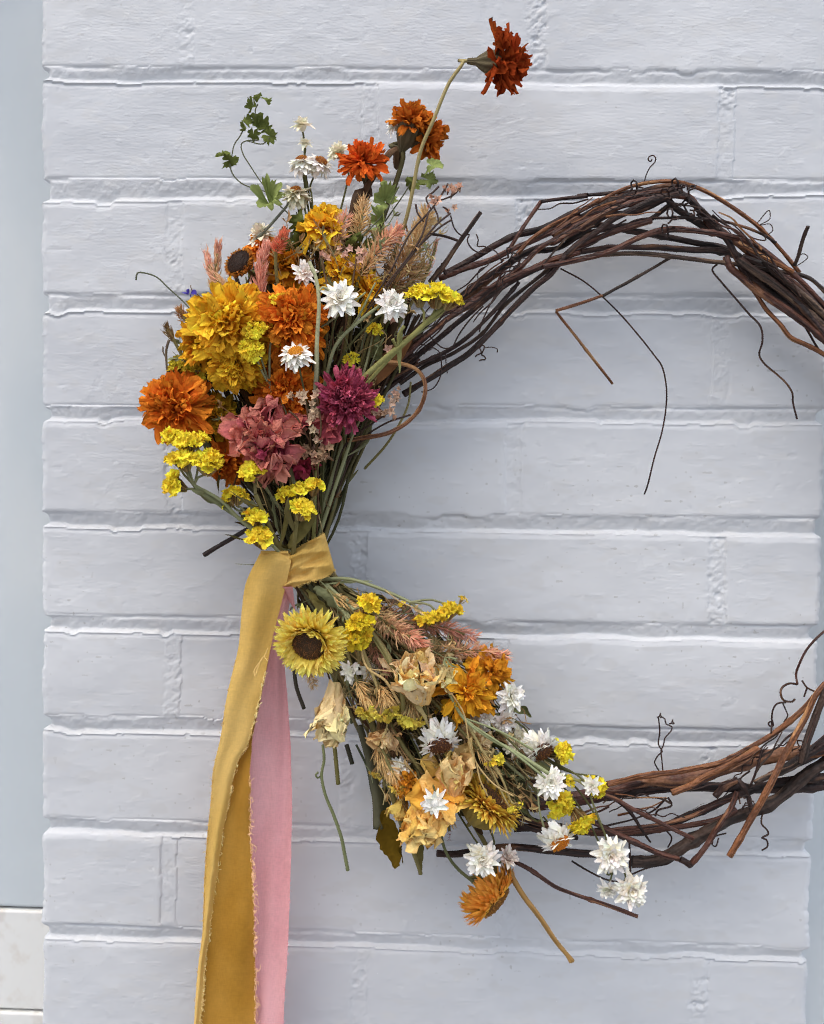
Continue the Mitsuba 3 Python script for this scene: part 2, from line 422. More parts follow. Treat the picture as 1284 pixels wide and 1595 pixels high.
def petals(rng, az, r0, h0, el, L, W, curl=0.0, cup=0.0, prof=(0.6, 0.4), tip=0.3, ruf=0.0, ruffreq=3.0, jag=0.0, twist=0.0, crumple=0.0, freq=80.0, nu=7, nv=5,
           c0=(0.5, 0.3, 0.02), c1=None, cj=0.12, cpow=1.0, vein=0.12, blend=0.0, wither=0.9, ridge=0.0):
    """Petals round the z axis, all at once: (N, nu*nv, 3) vertices, shared triangles, colours. Every argument may be an array of N."""
    N = len(az)
    col = lambda x: np.broadcast_to(np.asarray(x, float), (N,))[:, None, None]
    t, s = np.linspace(0, 1, nu)[None, :, None], np.linspace(-1, 1, nv)[None, None, :]
    az, r0, h0, el, L, W, curl, cup, ruf, twist = map(col, (az, r0, h0, el, L, W, curl, cup, ruf, twist))
    fine = np.linspace(0, 1, 25)[None, :, None]
    ang = el + curl * fine ** 1.4
    step = np.concatenate([np.zeros((N, 1, 1)), np.ones((N, 24, 1)) / 24], 1)
    cr, ch = np.cumsum(np.cos(ang) * step, 1)[..., 0], np.cumsum(np.sin(ang) * step, 1)[..., 0]
    m = 1 - tip * s ** 2 + jag * (rng.rand(N, 1, nv) - 0.5) * 2
    tl = np.clip(t * m, 0, 1.25)
    idx = np.clip(tl * 24, 0, 23.999)
    i0 = idx.astype(int)
    fr = idx - i0
    n_ = np.arange(N)[:, None, None]
    R = r0 + L * (cr[n_, i0] * (1 - fr) + cr[n_, i0 + 1] * fr)
    H = h0 + L * (ch[n_, i0] * (1 - fr) + ch[n_, i0 + 1] * fr)
    th = el + curl * tl ** 1.4
    a, b = prof
    peak = (a / (a + b + 1e-9)) ** a * (b / (a + b + 1e-9)) ** b if b > 0 else 1.0
    w = 0.10 * (1 - t) + (t + 1e-6) ** a * (1 - t * 0.97) ** b / peak
    side = 0.5 * W * w * s
    lift = cup * W * w * s ** 2 + ruf * W * np.sin(ruffreq * np.pi * s / 2 + rng.rand(N, 1, 1) * 6.28 + 2.2 * t) * t ** 1.2
    lift = lift + ridge * W * np.where(np.arange(nv) % 2, 1.0, -1.0)[None, None, :] * np.sin(np.pi * np.clip(t * .9 + .08, 0, 1))
    tw = twist * t
    side, lift = side * np.cos(tw) - lift * np.sin(tw), side * np.sin(tw) + lift * np.cos(tw)
    er, ea = np.stack([np.cos(az), np.sin(az), 0 * az], -1), np.stack([-np.sin(az), np.cos(az), 0 * az], -1)
    ez = np.array([0, 0, 1.0])
    nrm = -np.sin(th)[..., None] * er + np.cos(th)[..., None] * ez
    V = R[..., None] * er + H[..., None] * ez + side[..., None] * ea + lift[..., None] * nrm
    if crumple:
        q = V * freq + rng.rand(N, 1, 1, 3) * 40
        amp = crumple * (0.25 + 0.75 * t)[..., None]
        V = V + amp * 2 * (np.stack([meshkit.fbm(q + 13.7 * k, 2, 7 + k) for k in range(3)], -1) - 0.5)
        V = V + amp * 0.35 * (np.stack([meshkit.noise(q * 3.3 + 5.1 * k, 3 + k) for k in range(3)], -1) - 0.5) * 2
    c0, c1 = np.asarray(c0, float), np.asarray(c0 if c1 is None else c1, float)
    mixv = np.clip((t ** cpow)[..., None] + blend * rng.randn(N, 1, 1, 1), 0, 1)
    C = c0 * (1 - mixv) + c1 * mixv
    C = C * np.exp(cj * rng.randn(N, 1, 1, 1)) * np.exp(0.5 * cj * rng.randn(N, 1, 1, 3)) * (1 + vein * (rng.rand(N, 1, nv, 1) - 0.5) * 2)
    old = (rng.rand(N, 1, 1, 1) < 0.4) * np.clip((t - 0.68) / 0.32, 0, 1)[..., None] * rng.rand(N, nu, nv, 1) * wither    # browned, withered tips
    C = C * (1 - old) + C * np.array([0.55, 0.42, 0.32]) * old
    C = 0.93 * C + 0.07 * C.mean(-1, keepdims=True)        # dried flowers have lost some of their colour
    C = np.broadcast_to(C, V.shape) * (1 + 0.10 * (rng.rand(N, nu, nv, 1) - 0.5))
    return V.reshape(N, -1, 3), grid_faces(nu, nv), C.reshape(N, -1, 3)


def set_petals(key, name, P, B, o, split, mat='petal', acc=None):
    V, F, C = P
    W = V @ B.T + o
    if split:
        for v, c in zip(W, C):
            part(key, name, (v, F), mat, True, np.clip(c, 0.002, 0.95))
    else:
        a = acc or Acc()
        for v, c in zip(W, C):
            a.add(v, F, c)
        if acc is None:
            g, c = a.get()
            part(key, name, g, mat, True, c, stuff=True)


GOLD = math.pi * (3 - math.sqrt(5))
TIE_UP, TIE_LOW = (488, 868, 50), (500, 905, 50)
GREEN, OLIVE, STRAW, BROWN, SAGE = lin(98, 98, 58), lin(112, 104, 62), lin(164, 148, 98), lin(96, 72, 50), lin(136, 140, 104)
YEL, YELDEEP, LEMON = lin(252, 206, 26), lin(224, 150, 10), lin(252, 232, 44)
ORA, ORADEEP, RUST = lin(240, 146, 20), lin(214, 98, 10), lin(164, 66, 16)
PINK, PINKTAN, MAGENTA, CREAM, CREAMDEEP = lin(190, 84, 100), lin(206, 132, 104), lin(172, 48, 84), lin(236, 206, 138), lin(216, 164, 78)
WHITE, IVORY = lin(249, 247, 240), lin(234, 228, 206)


def stem_tube(acc, pts, r, col, seed=0, step=0.006, sides=5, taper=0.25):
    p = spline(pts, step=step)
    t = np.linspace(0, 1, len(p))
    v, f, _ = tube(p, r * (1 + taper * (t - 0.5)), sides)
    shade = 1 + 0.3 * (meshkit.noise(v * 160 + seed) - 0.5)
    acc.add(v, f, np.asarray(col) * shade[:, None])


def add_stem(key, o, w, r, via=(), end=None, col=OLIVE, seed=0, name='stem'):
    """The stalk of a flower: out of the back of its head, by way of the given pixels, to where the bunch is tied."""
    rng = np.random.RandomState(seed + 99)
    pts = [o, o - w * 0.012]
    pts += [at(*q) for q in via]
    if end is not None:
        e = at(end[0] + rng.uniform(-14, 14), end[1] + rng.uniform(-10, 10), end[2] + rng.uniform(-10, 6))
        last = pts[-1]
        if not via:
            mid = (last + e) / 2 + np.array([rng.uniform(-.006, .006), rng.uniform(0.0, .012), rng.uniform(-.006, .006)])
            pts.append(mid)
        pts.append(e)
    a = Acc()
    stem_tube(a, pts, r, col, seed)
    g, c = a.get()
    part(key, name, g, 'dry', True, c)


def lathe(key, name, o, B, prof, col, ribs=0, rng=None, mat='dry', sides=36, label=None):
    prof = np.array(prof, float)
    ang = np.linspace(0, 2 * np.pi, sides + 1)
    rr = prof[:, :1] * (1 + (0.13 * np.sin(ribs * ang) if ribs else 0 * ang))[None]
    v = np.stack([rr * np.cos(ang), rr * np.sin(ang), np.broadcast_to(prof[:, 1:], rr.shape)], -1).reshape(-1, 3)
    sh = 1 + 0.35 * (meshkit.noise(v * 500 + 3.3) - 0.5)
    part(key, name, (v @ B.T + o, grid_faces(len(prof), sides + 1)), mat, True, np.clip(np.asarray(col) * sh[:, None], 0.002, 0.95), label=label)


# ------------------------------------------------------------------ flower heads
def marigold(name, label, px, py, d, R, f, c0, c1, seed, N=64, wide=0.36, flat=0.0, split=True, category='flower', group=None, via=(), end=TIE_UP, calyx=None, open_=0.0,
             crumple=0.0022, srad=0.0009, scol=OLIVE * .55, ruf=0.16, low=-22, bend=(-1.2, .6)):
    """A double ruffled bloom: golden-angle layers, short and upright in the middle, long and drooping outside."""
    rng = np.random.RandomState(seed)
    key = thing(name, label, category, group)
    N, wide, crumple = min(int(N * 2.1), 240), wide * 0.74, crumple * 1.35
    o, w, r = at(px, py, d), face(f), size(R * 1.14, d)
    B = basis(w)
    u = ((np.arange(N) + 0.5) / N) ** 0.85
    az = np.arange(N) * GOLD + rng.uniform(-.5, .5, N)
    el = np.radians(np.interp(u, [0, .35, .7, 1], [86, 62, max(26, low + 12) - flat * 10, low - flat * 10])) + rng.uniform(-.36, .36, N)
    L = r * np.interp(u, [0, .3, 1], [0.66, 0.80, 1.0 - open_ * .1]) * rng.uniform(.74, 1.14, N)
    W = r * wide * np.interp(u, [0, 1], [0.8, 1.15]) * rng.uniform(.75, 1.25, N)
    P = petals(rng, az, r * 0.12 * u, -r * 0.28 * u, el, L, W, curl=rng.uniform(*bend, N) - .1 * u, cup=rng.uniform(-.3, .5, N), prof=(0.66, 0.09), tip=0.15, ruf=ruf * 1.1, ruffreq=4.8,
               jag=0.07, ridge=.05, twist=rng.uniform(-.7, .7, N), crumple=crumple * .85, freq=110, nu=8, nv=7, c0=c1, c1=c0, cj=0.11, cpow=0.7, blend=0.15)
    set_petals(key, 'petal', P, B, o, split)
    if calyx:
        ln = size(calyx[0], d)
        ra = size(calyx[1], d)
        lathe(key, 'calyx', o, B, [(ra * 1.02, -r * .05), (ra * 1.12, -ln * .25), (ra * 1.0, -ln * .6), (ra * .62, -ln * .85), (ra * .34, -ln), (ra * .26, -ln * 1.3)], lin(92, 82, 58), ribs=9)
    add_stem(key, o - w * (size(calyx[0], d) * .95 if calyx else r * 0.3), w, srad, via, end, scol, seed)
    return key


def rose(name, label, px, py, d, R, f, c0, c1, seed, N=26, wide=1.1, via=(), end=TIE_UP, els=(86, -5), crumple=0.0042, group=None, Lr=(0.75, 1.1), curl=(-.6, .9), jag=0.06):
    rng = np.random.RandomState(seed)
    key = thing(name, label, 'flower', group)
    N, wide, crumple = int(N * 1.35), wide * .9, crumple * 1.35
    o, w, r = at(px, py, d), face(f), size(R * 1.1, d)
    B = basis(w)
    u = (np.arange(N) + 0.5) / N
    az = np.arange(N) * GOLD + rng.uniform(-.4, .4, N)
    el = np.radians(np.interp(u, [0, .5, 1], [els[0], els[0] * .62 + els[1] * .38, els[1]])) + rng.uniform(-.2, .2, N)
    L = r * np.interp(u, [0, 1], Lr) * rng.uniform(.85, 1.12, N)
    W = r * wide * np.interp(u, [0, 1], [0.55, 0.95]) * rng.uniform(.8, 1.15, N)
    P = petals(rng, az, r * (0.06 + 0.12 * u), -r * .3 * u, el, L, W, curl=rng.uniform(curl[0], curl[1], N), cup=rng.uniform(.15, .5, N), prof=(0.55, 0.12), tip=0.3, ruf=0.10, ruffreq=3.6,
               jag=jag, twist=rng.uniform(-.3, .3, N), crumple=crumple, freq=95, nu=12, nv=11, ridge=.02, c0=c0, c1=c1, cj=0.10, cpow=1.6, vein=0.15, blend=0.4)
    set_petals(key, 'petal', P, B, o, True)
    add_stem(key, o - w * r * .25, w, 0.0012, via, end, OLIVE * .7, seed)
    return key


def disc(key, o, B, r, h, n, c0, c1, rng, name='disc', peg=0.09):
    """A domed eye packed with tiny tubular florets."""
    a = Acc()
    prof = np.array([[1, -.5], [1.02, 0], [.9, .45], [.6, .8], [.25, .96], [0.01, 1]]) * [r, h]
    ang = np.linspace(0, 2 * np.pi, 17)
    v = np.stack([prof[:, :1] * np.cos(ang), prof[:, :1] * np.sin(ang), np.broadcast_to(prof[:, 1:], (6, 17))], -1).reshape(-1, 3)
    a.add(v, grid_faces(6, 17), np.asarray(c0) * 0.8)
    k = np.arange(n)
    q = np.sqrt((k + .5) / n)
    x, y = r * q * np.cos(k * GOLD), r * q * np.sin(k * GOLD)
    z = h * np.sqrt(np.maximum(0, 1 - q ** 2 * .92))
    for i in range(n):
        s = r * peg * rng.uniform(.7, 1.2)
        b = np.array([x[i], y[i], z[i] - s])
        t = b + np.array([x[i] / r * s * .9, y[i] / r * s * .9, s * rng.uniform(1.2, 2.6)]) + rng.uniform(-.3, .3, 3) * s
        v = np.array([b + [s, 0, 0], b + [-.5 * s, .87 * s, 0], b + [-.5 * s, -.87 * s, 0], t + [.5 * s, 0, 0], t + [-.25 * s, .43 * s, 0], t + [-.25 * s, -.43 * s, 0]])
        m = rng.rand() ** 1.5
        a.add(v, [[0, 1, 4], [0, 4, 3], [1, 2, 5], [1, 5, 4], [2, 0, 3], [2, 3, 5], [3, 4, 5]], np.asarray(c0) * (1 - m) + np.asarray(c1) * m)
    g, c = a.get()
    g = (g[0] @ B.T + o, g[1])
    part(key, name, g, 'dry', 40 if False else False, c, stuff=True)


def everlasting(name, label, px, py, d, R, f, seed, eye=None, N=40, tall=0.0, group=None, via=(), end=TIE_UP, c0=IVORY, c1=WHITE, eye_r=0.3, split=True, el=(80, -14), stem=True, scol=GREEN * .75):
    """A small papery everlasting: rows of stiff pointed bracts, with or without an open eye."""
    rng = np.random.RandomState(seed)
    key = thing(name, label, 'flower', group)
    N = int(N * 1.25)
    o, w, r = at(px, py, d), face(f), size(R * 1.02, d)
    B = basis(w)
    u = (np.arange(N) + 0.5) / N
    if eye is not None:
        u = 0.35 + 0.65 * u
    az = np.arange(N) * GOLD + rng.uniform(-.25, .25, N)
    e = np.radians(np.interp(u, [0, .45, 1], [el[0], el[0] * .45, el[1]])) + rng.uniform(-.2, .2, N)
    L = r * np.interp(u, [0, .4, 1], [0.45, 0.8, 1.0]) * rng.uniform(.85, 1.12, N)
    P = petals(rng, az, r * .12 * u, -r * (.1 + tall) * u, e, L, r * .44 * rng.uniform(.7, 1.25, N), curl=rng.uniform(-.8, .5, N), cup=rng.uniform(.05, .3, N), prof=(0.62, 0.24), tip=0.42, jag=0.02,
               crumple=0.0005, freq=300, nu=6, nv=4, c0=c0, c1=c1, cj=0.05, cpow=.6, vein=.05)
    set_petals(key, 'bract', P, B, o, split, 'bract')
    if eye is not None:
        disc(key, o + w * r * .02, B, r * eye_r, r * .26, 70, eye[0], eye[1], rng, 'eye')
    lathe(key, 'base', o, B, [(r * .34, -r * .05), (r * .36, -r * .25), (r * .2, -r * .5), (r * .06, -r * .6)], c0 * .8 + GREEN * .2)
    if stem:
        add_stem(key, o - w * r * .5, w, 0.0007, via, end, scol, seed)
    return key


def strawflower(name, label, px, py, d, R, f, seed, c0, c1, eye_r, N=150, el=(62, -26), via=(), end=TIE_LOW, eye=(BROWN * .55, lin(150, 96, 50)), base=.3, group=None):
    rng = np.random.RandomState(seed)
    key = thing(name, label, 'flower', group)
    N = min(int(N * 1.9), 298)
    o, w, r = at(px, py, d), face(f), size(R * 1.06, d)
    B = basis(w)
    u = (np.arange(N) + 0.5) / N
    az = np.arange(N) * GOLD + rng.uniform(-.1, .1, N)
    e = np.radians(np.interp(u, [0, .4, 1], [el[0], el[0] * .5, el[1]])) + rng.uniform(-.12, .12, N)
    L = (r - r * eye_r) * np.interp(u, [0, .3, 1], [.55, .82, 1.0]) * rng.uniform(.93, 1.07, N)
    rb = r * eye_r * np.interp(u, [0, 1], [1.0, .8])
    P = petals(rng, az, rb, -r * .22 * u, e, L, r * .118 * rng.uniform(.85, 1.2, N), curl=rng.uniform(-.75, .05, N), cup=rng.uniform(.05, .3, N), prof=(0.35, 0.42), tip=0.12, jag=0.03,
               crumple=0.0008, freq=240, nu=7, nv=4, c0=c0, c1=c1, cj=0.10, cpow=1.0, vein=.12)
    set_petals(key, 'bract', P, B, o, True)
    disc(key, o, B, r * eye_r * 1.02, r * eye_r * .34, 320, eye[0], eye[1], rng, 'eye', peg=.055)
    lathe(key, 'base', o, B, [(r * eye_r * .95, -r * .1), (r * eye_r * 1.05, -r * base), (r * eye_r * .7, -r * base * 1.5), (r * .12, -r * base * 1.8)], c1 * .2 + BROWN * .5, ribs=14)
    add_stem(key, o - w * r * .35, w, 0.0016, via, end, OLIVE, seed)
    return key


def statice(name, label, heads, root, seed, col=LEMON, group='sprigs of yellow statice', stem=0.0012, leaves=1, bristles=9, scol=SAGE):
    """A sprig: a winged stalk that forks to heads, each a comb of frilled funnel florets over a tuft of brown calyx bristles.
    heads: (px, py, d, radius px, direction, number of florets)."""
    rng = np.random.RandomState(seed)
    key = thing(name, label, 'flower sprig', group)
    fork = None
    a = Acc()
    hp = [at(h[0], h[1], h[2]) for h in heads]
    end = at(*root[-1])
    way = [at(*q) for q in root[:-1]]
    fork = way[0] if way else (np.mean(hp, 0) * .5 + end * .5)
    for i, h in enumerate(heads):
        w = face(h[4])
        p = hp[i] - w * size(h[3], h[2]) * 1.1
        stem_tube(a, [p, p - w * .005, p * .45 + fork * .55 + rng.uniform(-.002, .002, 3), fork], stem * .6, scol * .8 + BROWN * .2, seed + i)
    stem_tube(a, [fork] + way[1:] + [end], stem, scol, seed)
    for l in range(leaves):
        b = fork + (end - fork) * rng.uniform(.05, .5)
        dirn = (fork - end) / (np.linalg.norm(fork - end) + 1e-9)
        blade(a, b, b + dirn * .02 + rng.uniform(-.012, .012, 3), .004, scol * .85, rng)
    g, c = a.get()
    part(key, 'stem', g, 'dry', True, c)
    for h, o in zip(heads, hp):
        w, r, n = face((h[4][0], h[4][1] * 1.25, h[4][2] * .72)), size(h[3] * 1.12, h[2]), int(h[5] * 1.2)
        B = basis(w)
        cal = Acc()
        fl = []
        for k in range(n):
            ang, q = k * GOLD + rng.uniform(-.3, .3), math.sqrt((k + .5) / n)
            dirl = np.array([math.cos(ang) * q * .95, math.sin(ang) * q * .75, 1.0])
            dirl /= np.linalg.norm(dirl)
            c = np.array([math.cos(ang) * q * r * .9, math.sin(ang) * q * r * .7, -r * .35 * q * q + rng.uniform(-.22, .22) * r])
            fl.append((c, basis(dirl)))
            base = np.array([c[0] * .3, c[1] * .3, -r * 1.45])
            for m in range(bristles):
                tipp = c * .96 + rng.uniform(-.2, .2, 3) * r
                s = r * .035
                v = np.array([base + [s, 0, 0], base + [-s, s, 0], base + [0, -s, s], base * .4 + tipp * .6 + rng.uniform(-.1, .1, 3) * r + [s, 0, 0], base * .4 + tipp * .6 + [-s, s, 0], tipp])
                cal.add(v, [[0, 1, 4], [0, 4, 3], [1, 2, 4], [2, 0, 3], [3, 4, 5], [2, 3, 4]], (lin(150, 114, 70) if rng.rand() < .5 else STRAW * .9) * rng.uniform(.7, 1.2))
        g, c = cal.get()
        hk = part(key, 'flower_head', (g[0] @ B.T + o, g[1]), 'dry', False, c)
        for c, Bl in fl:
            fr = r * rng.uniform(.36, .72)
            fade = np.array([.93, .82, .6]) if rng.rand() < .16 else 1.0
            az = np.arange(5) * 2 * np.pi / 5 + rng.rand()
            P = petals(rng, az, fr * .05, 0, np.radians(rng.uniform(36, 66)) + rng.uniform(-.25, .25, 5), fr * rng.uniform(.85, 1.1, 5), fr * 1.15, curl=rng.uniform(-.9, -.1, 5), cup=.12, prof=(0.8, 0.0), tip=.10, ruf=.17, ruffreq=5,
                       jag=.22, crumple=.0011, freq=380, nu=4, nv=6, c0=col * .86 * fade, c1=col * fade, cj=.11, vein=.12)
            ac = Acc()
            for v, cc in zip(P[0], P[2]):
                ac.add(v @ Bl.T + c - Bl[:, 2] * fr * .3, P[1], cc)
            g, cc = ac.get()
            part(hk, 'floret', (g[0] @ B.T + o, g[1]), 'petal', True, cc)
    return key


def blade(acc, p0, p1, width, col, rng, fold=.35, bend=.15, n=9, twist=.8):
    """A dry strap leaf from p0 to p1, folded along its midrib."""
    ln = np.linalg.norm(p1 - p0)
    mid = (p0 + p1) / 2 + rng.uniform(-1, 1, 3) * ln * bend
    p = spline([p0, mid, p1], n=n // 2 + 1)
    t, a, b = frames(p)
    k = len(p)
    tt = np.linspace(0, 1, k)
    w = width * .5 * (np.sin(np.pi * np.clip(tt * .9 + .06, 0, 1)) ** .8)
    tw = rng.uniform(0, 6.28) + twist * rng.uniform(-1, 1) * tt
    sd, nm = np.cos(tw)[:, None] * a + np.sin(tw)[:, None] * b, -np.sin(tw)[:, None] * a + np.cos(tw)[:, None] * b
    s = np.array([-1, -.5, 0, .5, 1])
    v = p[:, None] + (w[:, None] * s[None])[..., None] * sd[:, None] + (w[:, None] * fold * np.abs(s)[None])[..., None] * nm[:, None]
    v = v + (meshkit.noise(v * 300)[..., None] - .5) * width * .25
    c = np.asarray(col) * (1 + .35 * (meshkit.noise(v * 200 + 5) - .5))[..., None]
    c[:, 2] *= 1.15
    acc.add(v.reshape(-1, 3), grid_faces(k, 5), c.reshape(-1, 3))


def plume(name, label, path, R, seed, c0, c1, n=420, blen=1.0, group='feathery celosia plumes', ang=(38, 92), via=(), end=None, cat='flower plume'):
    """A feathery spike: hundreds of thin papery bristles round a curved axis. path: pixels with depth, foot first."""
    rng = np.random.RandomState(seed)
    key = thing(name, label, cat, group)
    n = int(n * .7)
    p = spline([at(*q) for q in path], step=.002)
    t, a, b = frames(p)
    r = size(R, path[0][2])
    acc = Acc()
    N = len(p)
    for i in range(n):
        s = rng.rand() ** .85
        k = min(int(s * (N - 1)), N - 1)
        th = rng.rand() * 6.283
        side = math.cos(th) * a[k] + math.sin(th) * b[k]
        e = math.radians(rng.uniform(*ang) * (1 - .45 * s))
        dr = math.cos(e) * t[k] + math.sin(e) * side
        ln = r * blen * rng.uniform(.6, 1.15) * (1.12 - .55 * s)
        wd = r * .042 * rng.uniform(.7, 1.3)
        x = np.cross(dr, rng.uniform(-1, 1, 3))
        x /= np.linalg.norm(x) + 1e-9
        ln *= rng.uniform(.8, 1.15)
        q0 = p[k] + side * r * .08
        q1 = q0 + dr * ln * .5 + side * ln * rng.uniform(-.02, .16)
        q2 = q0 + dr * ln
        y = np.cross(dr, x)
        v = np.array([q0 + x * wd * .5, q0 - x * wd * .5, q1 + x * wd, q1 + y * wd * .5, q1 - x * wd, q2])
        m = np.clip(s * .9 + rng.uniform(-.3, .3), 0, 1)
        c = (np.asarray(c0) * (1 - m) + np.asarray(c1) * m) * rng.uniform(.95, 1.5)
        acc.add(v, [[0, 3, 2], [0, 1, 3], [1, 4, 3], [2, 3, 5], [3, 4, 5]], c)
    g, c = acc.get()
    part(key, 'bristles', g, 'petal', False, c, stuff=True)
    ac = Acc()
    pts = list(p[::6])[::-1]
    pts += [at(*q) for q in via]
    if end is not None:
        pts.append(at(end[0] + rng.uniform(-12, 12), end[1], end[2] - rng.uniform(0, 12)))
    stem_tube(ac, pts, .0012, OLIVE, seed)
    g, c = ac.get()
    part(key, 'stem', g, 'dry', True, c)
    return key


def lobed_leaf(acc, px, py, d, R, f, seed, col, lobes=5, roll=0.0, fold=.5, spike=.5):
    """A small dry ivy-like leaf, toothed and folded along its midrib."""
    rng = np.random.RandomState(seed)
    B, o, r = basis(face(f)), at(px, py, d), size(R, d)
    na, nr = 41, 5
    a = np.linspace(-np.pi * .94, np.pi * .94, na)
    rad = (.55 + spike * .45 * np.abs(np.cos(a * lobes / 2)) ** 1.6) * (1 - .25 * np.abs(a) / np.pi) * (1 + .14 * rng.randn(na))
    q = np.linspace(0.02, 1, nr)
    x, y = q[:, None] * (rad * np.sin(a))[None] * r, q[:, None] * (rad * np.cos(a))[None] * r
    z = fold * np.abs(x) + 1.3 * r * (meshkit.noise(np.stack([x / r * 1.9 + seed, y / r * 1.6, x * 0], -1)) - .5) - .25 * (x * x + y * y) / r
    cr, sr = math.cos(roll), math.sin(roll)
    v = np.stack([x * cr - y * sr, x * sr + y * cr, z], -1).reshape(-1, 3)
    c = np.asarray(col) * (1 + .4 * (meshkit.noise(v * 260 + seed) - .5))[:, None]
    c = c.reshape(nr, na, 3)
    c[:, ::4] *= 1.18
    acc.add(v @ B.T + o, grid_faces(nr, na), c.reshape(-1, 3))
# ------------------------------------------------------------------ the grapevine wreath
WREATH = thing('vine_wreath', 'round wreath of dark brown twisted vine canes hanging on the white brick wall', 'wreath')


def cane(px, r, d, mat='bark_dark', name='cane', crop=None, d1=None, seed=[0], bump=0.16, nodes=True, taper=0.0, parent=None, sharp=False, label=None):
    """One cane of the wreath through the given pixels; r in pixels, d in millimetres from the wall."""
    seed[0] += 1
    rng = np.random.RandomState(seed[0])
    if crop:
        ox, oy, s = crop
        px = [(ox + x / s, oy + y / s) for x, y in px]
    n = len(px)
    dd = d + (np.linspace(0, 1, n) * ((d1 - d) if d1 is not None else 0)) + rng.uniform(-2.0, 2.0, n)
    pts = [at(x, y, q) for (x, y), q in zip(px, dd)]
    if sharp:                                              # a snapped cane keeps its kinks
        p = np.vstack([np.linspace(pts[i], pts[i + 1], 12, endpoint=False) for i in range(n - 1)] + [pts[-1:]])
        p[1:-1] = (p[:-2] + 2 * p[1:-1] + p[2:]) / 4
    else:
        p = spline(pts, step=0.0035 if r > 2.2 else 0.0022)
    s = np.concatenate([[0], np.cumsum(np.linalg.norm(np.diff(p, axis=0), axis=1))])
    q = np.stack([s * 38, s * 0 + seed[0] * 1.7, s * 0], -1)
    r = r * 0.93
    p = p + 0.55 * size(r, d) * 2 * (np.stack([meshkit.fbm(q + k * 9.1, 2, k) for k in range(3)], -1) - 0.5) * min(1, r / 3)
    rr = size(r, d) * (1 + taper * (0.5 - s / s[-1]))
    rr = rr * (1 + 0.16 * 2 * (meshkit.fbm(q * 1.7 + 50, 2, 3) - 0.5))
    if nodes and r > 2.2:
        at_ = rng.uniform(0, 0.05)
        while at_ < s[-1]:
            rr = rr * (1 + rng.uniform(.18, .42) * np.exp(-((s - at_) / (size(r, d) * 0.95)) ** 2))
            at_ += rng.uniform(0.035, 0.08)
    v, f, uv = tube(p, rr, 11 if r > 3 else 7, bump if r > 2.2 else 0.05, seed[0])
    key = part(parent or WREATH, name, (v, f), mat, True, uv=uv, label=label)
    if r > 3.9 and nodes and name == 'cane':               # strips of bark that peel off along the cane
        t, a, b = frames(p)
        for m in range(rng.randint(2, 5)):
            i0 = rng.randint(2, max(3, len(p) - 12))
            i1 = min(len(p) - 1, i0 + rng.randint(6, 14))
            th = rng.uniform(0, 6.28)
            q = np.arange(i0, i1)
            lift = rr[q] * (1.0 + rng.uniform(.1, .5) * np.linspace(0, 1, len(q)) ** 2)
            v, f, uv = tube(p[q] + lift[:, None] * (np.cos(th) * a[q] + np.sin(th) * b[q]), np.maximum(rr[q] * .16 * (1 - np.linspace(0, .95, len(q))), 5e-5), 5, 0, seed[0] + m)
            part(parent or WREATH, 'bark_strip', (v, f), ['bark_red', 'bark_tan', 'bark_dark'][m % 3], True, uv=uv)
    return key


C2, C3, C4, C5, C1b = (560, 240, 3.21), (860, 220, 3.028), (860, 400, 3.028), (900, 960, 3.344), (760, 1100, 3.797)
D_, R_, T_, G_ = 'bark_dark', 'bark_red', 'bark_tan', 'bark_grey'
c2 = lambda *p: [(560 + x / 3.21, 240 + y / 3.21) for x, y in p]
c3 = lambda *p: [(860 + x / 3.028, 220 + y / 3.028) for x, y in p]
c5 = lambda *p: [(900 + x / 3.344, 960 + y / 3.344) for x, y in p]
b1 = lambda *p: [(760 + x / 3.797, 1100 + y / 3.797) for x, y in p]
OUT_T = [(1350, 560), (1420, 690), (1450, 820)]            # the ring goes on beyond the right edge of the photograph
# upper arc
cane(c2((750, 475), (800, 400), (910, 238)), 3.4, 34, R_, d1=36, sharp=True)
cane(c2((910, 236), (1010, 222), (1140, 207)) + c3((120, 258), (250, 247), (380, 240), (480, 236)), 3.2, 36, D_, d1=26)
cane(c2((790, 500), (850, 430), (950, 360), (1080, 295), (1200, 225)) + c3((130, 330), (260, 262), (350, 220), (450, 195), (580, 190), (680, 215), (790, 270), (880, 330), (1000, 430), (1100, 530), (1170, 620)), 3.3, 38, T_, d1=30)
cane(c2((420, 600), (560, 525), (700, 450), (800, 400), (900, 372), (1000, 332), (1100, 290)) + c3((0, 425), (150, 350), (260, 290), (400, 250), (520, 215), (610, 205)), 5.6, 28, D_)
cane(c2((400, 625), (560, 562), (640, 532), (760, 478), (900, 420), (1000, 370), (1100, 312)) + c3((0, 445), (200, 340), (330, 282), (480, 240), (590, 232)), 5.0, 34, R_)
cane(c2((330, 830), (500, 760), (640, 680), (700, 640), (800, 570), (900, 470), (1010, 410), (1100, 350), (1200, 310)) + c3((0, 480), (100, 430), (200, 370), (300, 320), (420, 280), (560, 255), (630, 262)), 4.3, 40, R_)
cane(c2((220, 1200), (330, 1135), (440, 1065), (540, 1000), (620, 930), (660, 890), (740, 800), (880, 660), (950, 600), (1000, 540), (1060, 470), (1160, 400)) + c3((60, 545), (130, 480), (220, 420), (300, 360), (400, 312), (520, 270), (600, 250)), 5.0, 33, D_, d1=46)
cane(c2((80, 1140), (220, 1010), (370, 885), (450, 820), (580, 735), (700, 650), (800, 600), (880, 570), (980, 520), (1110, 485)) + c3((100, 520), (220, 455), (330, 415), (470, 372)), 4.8, 44, R_, d1=36)
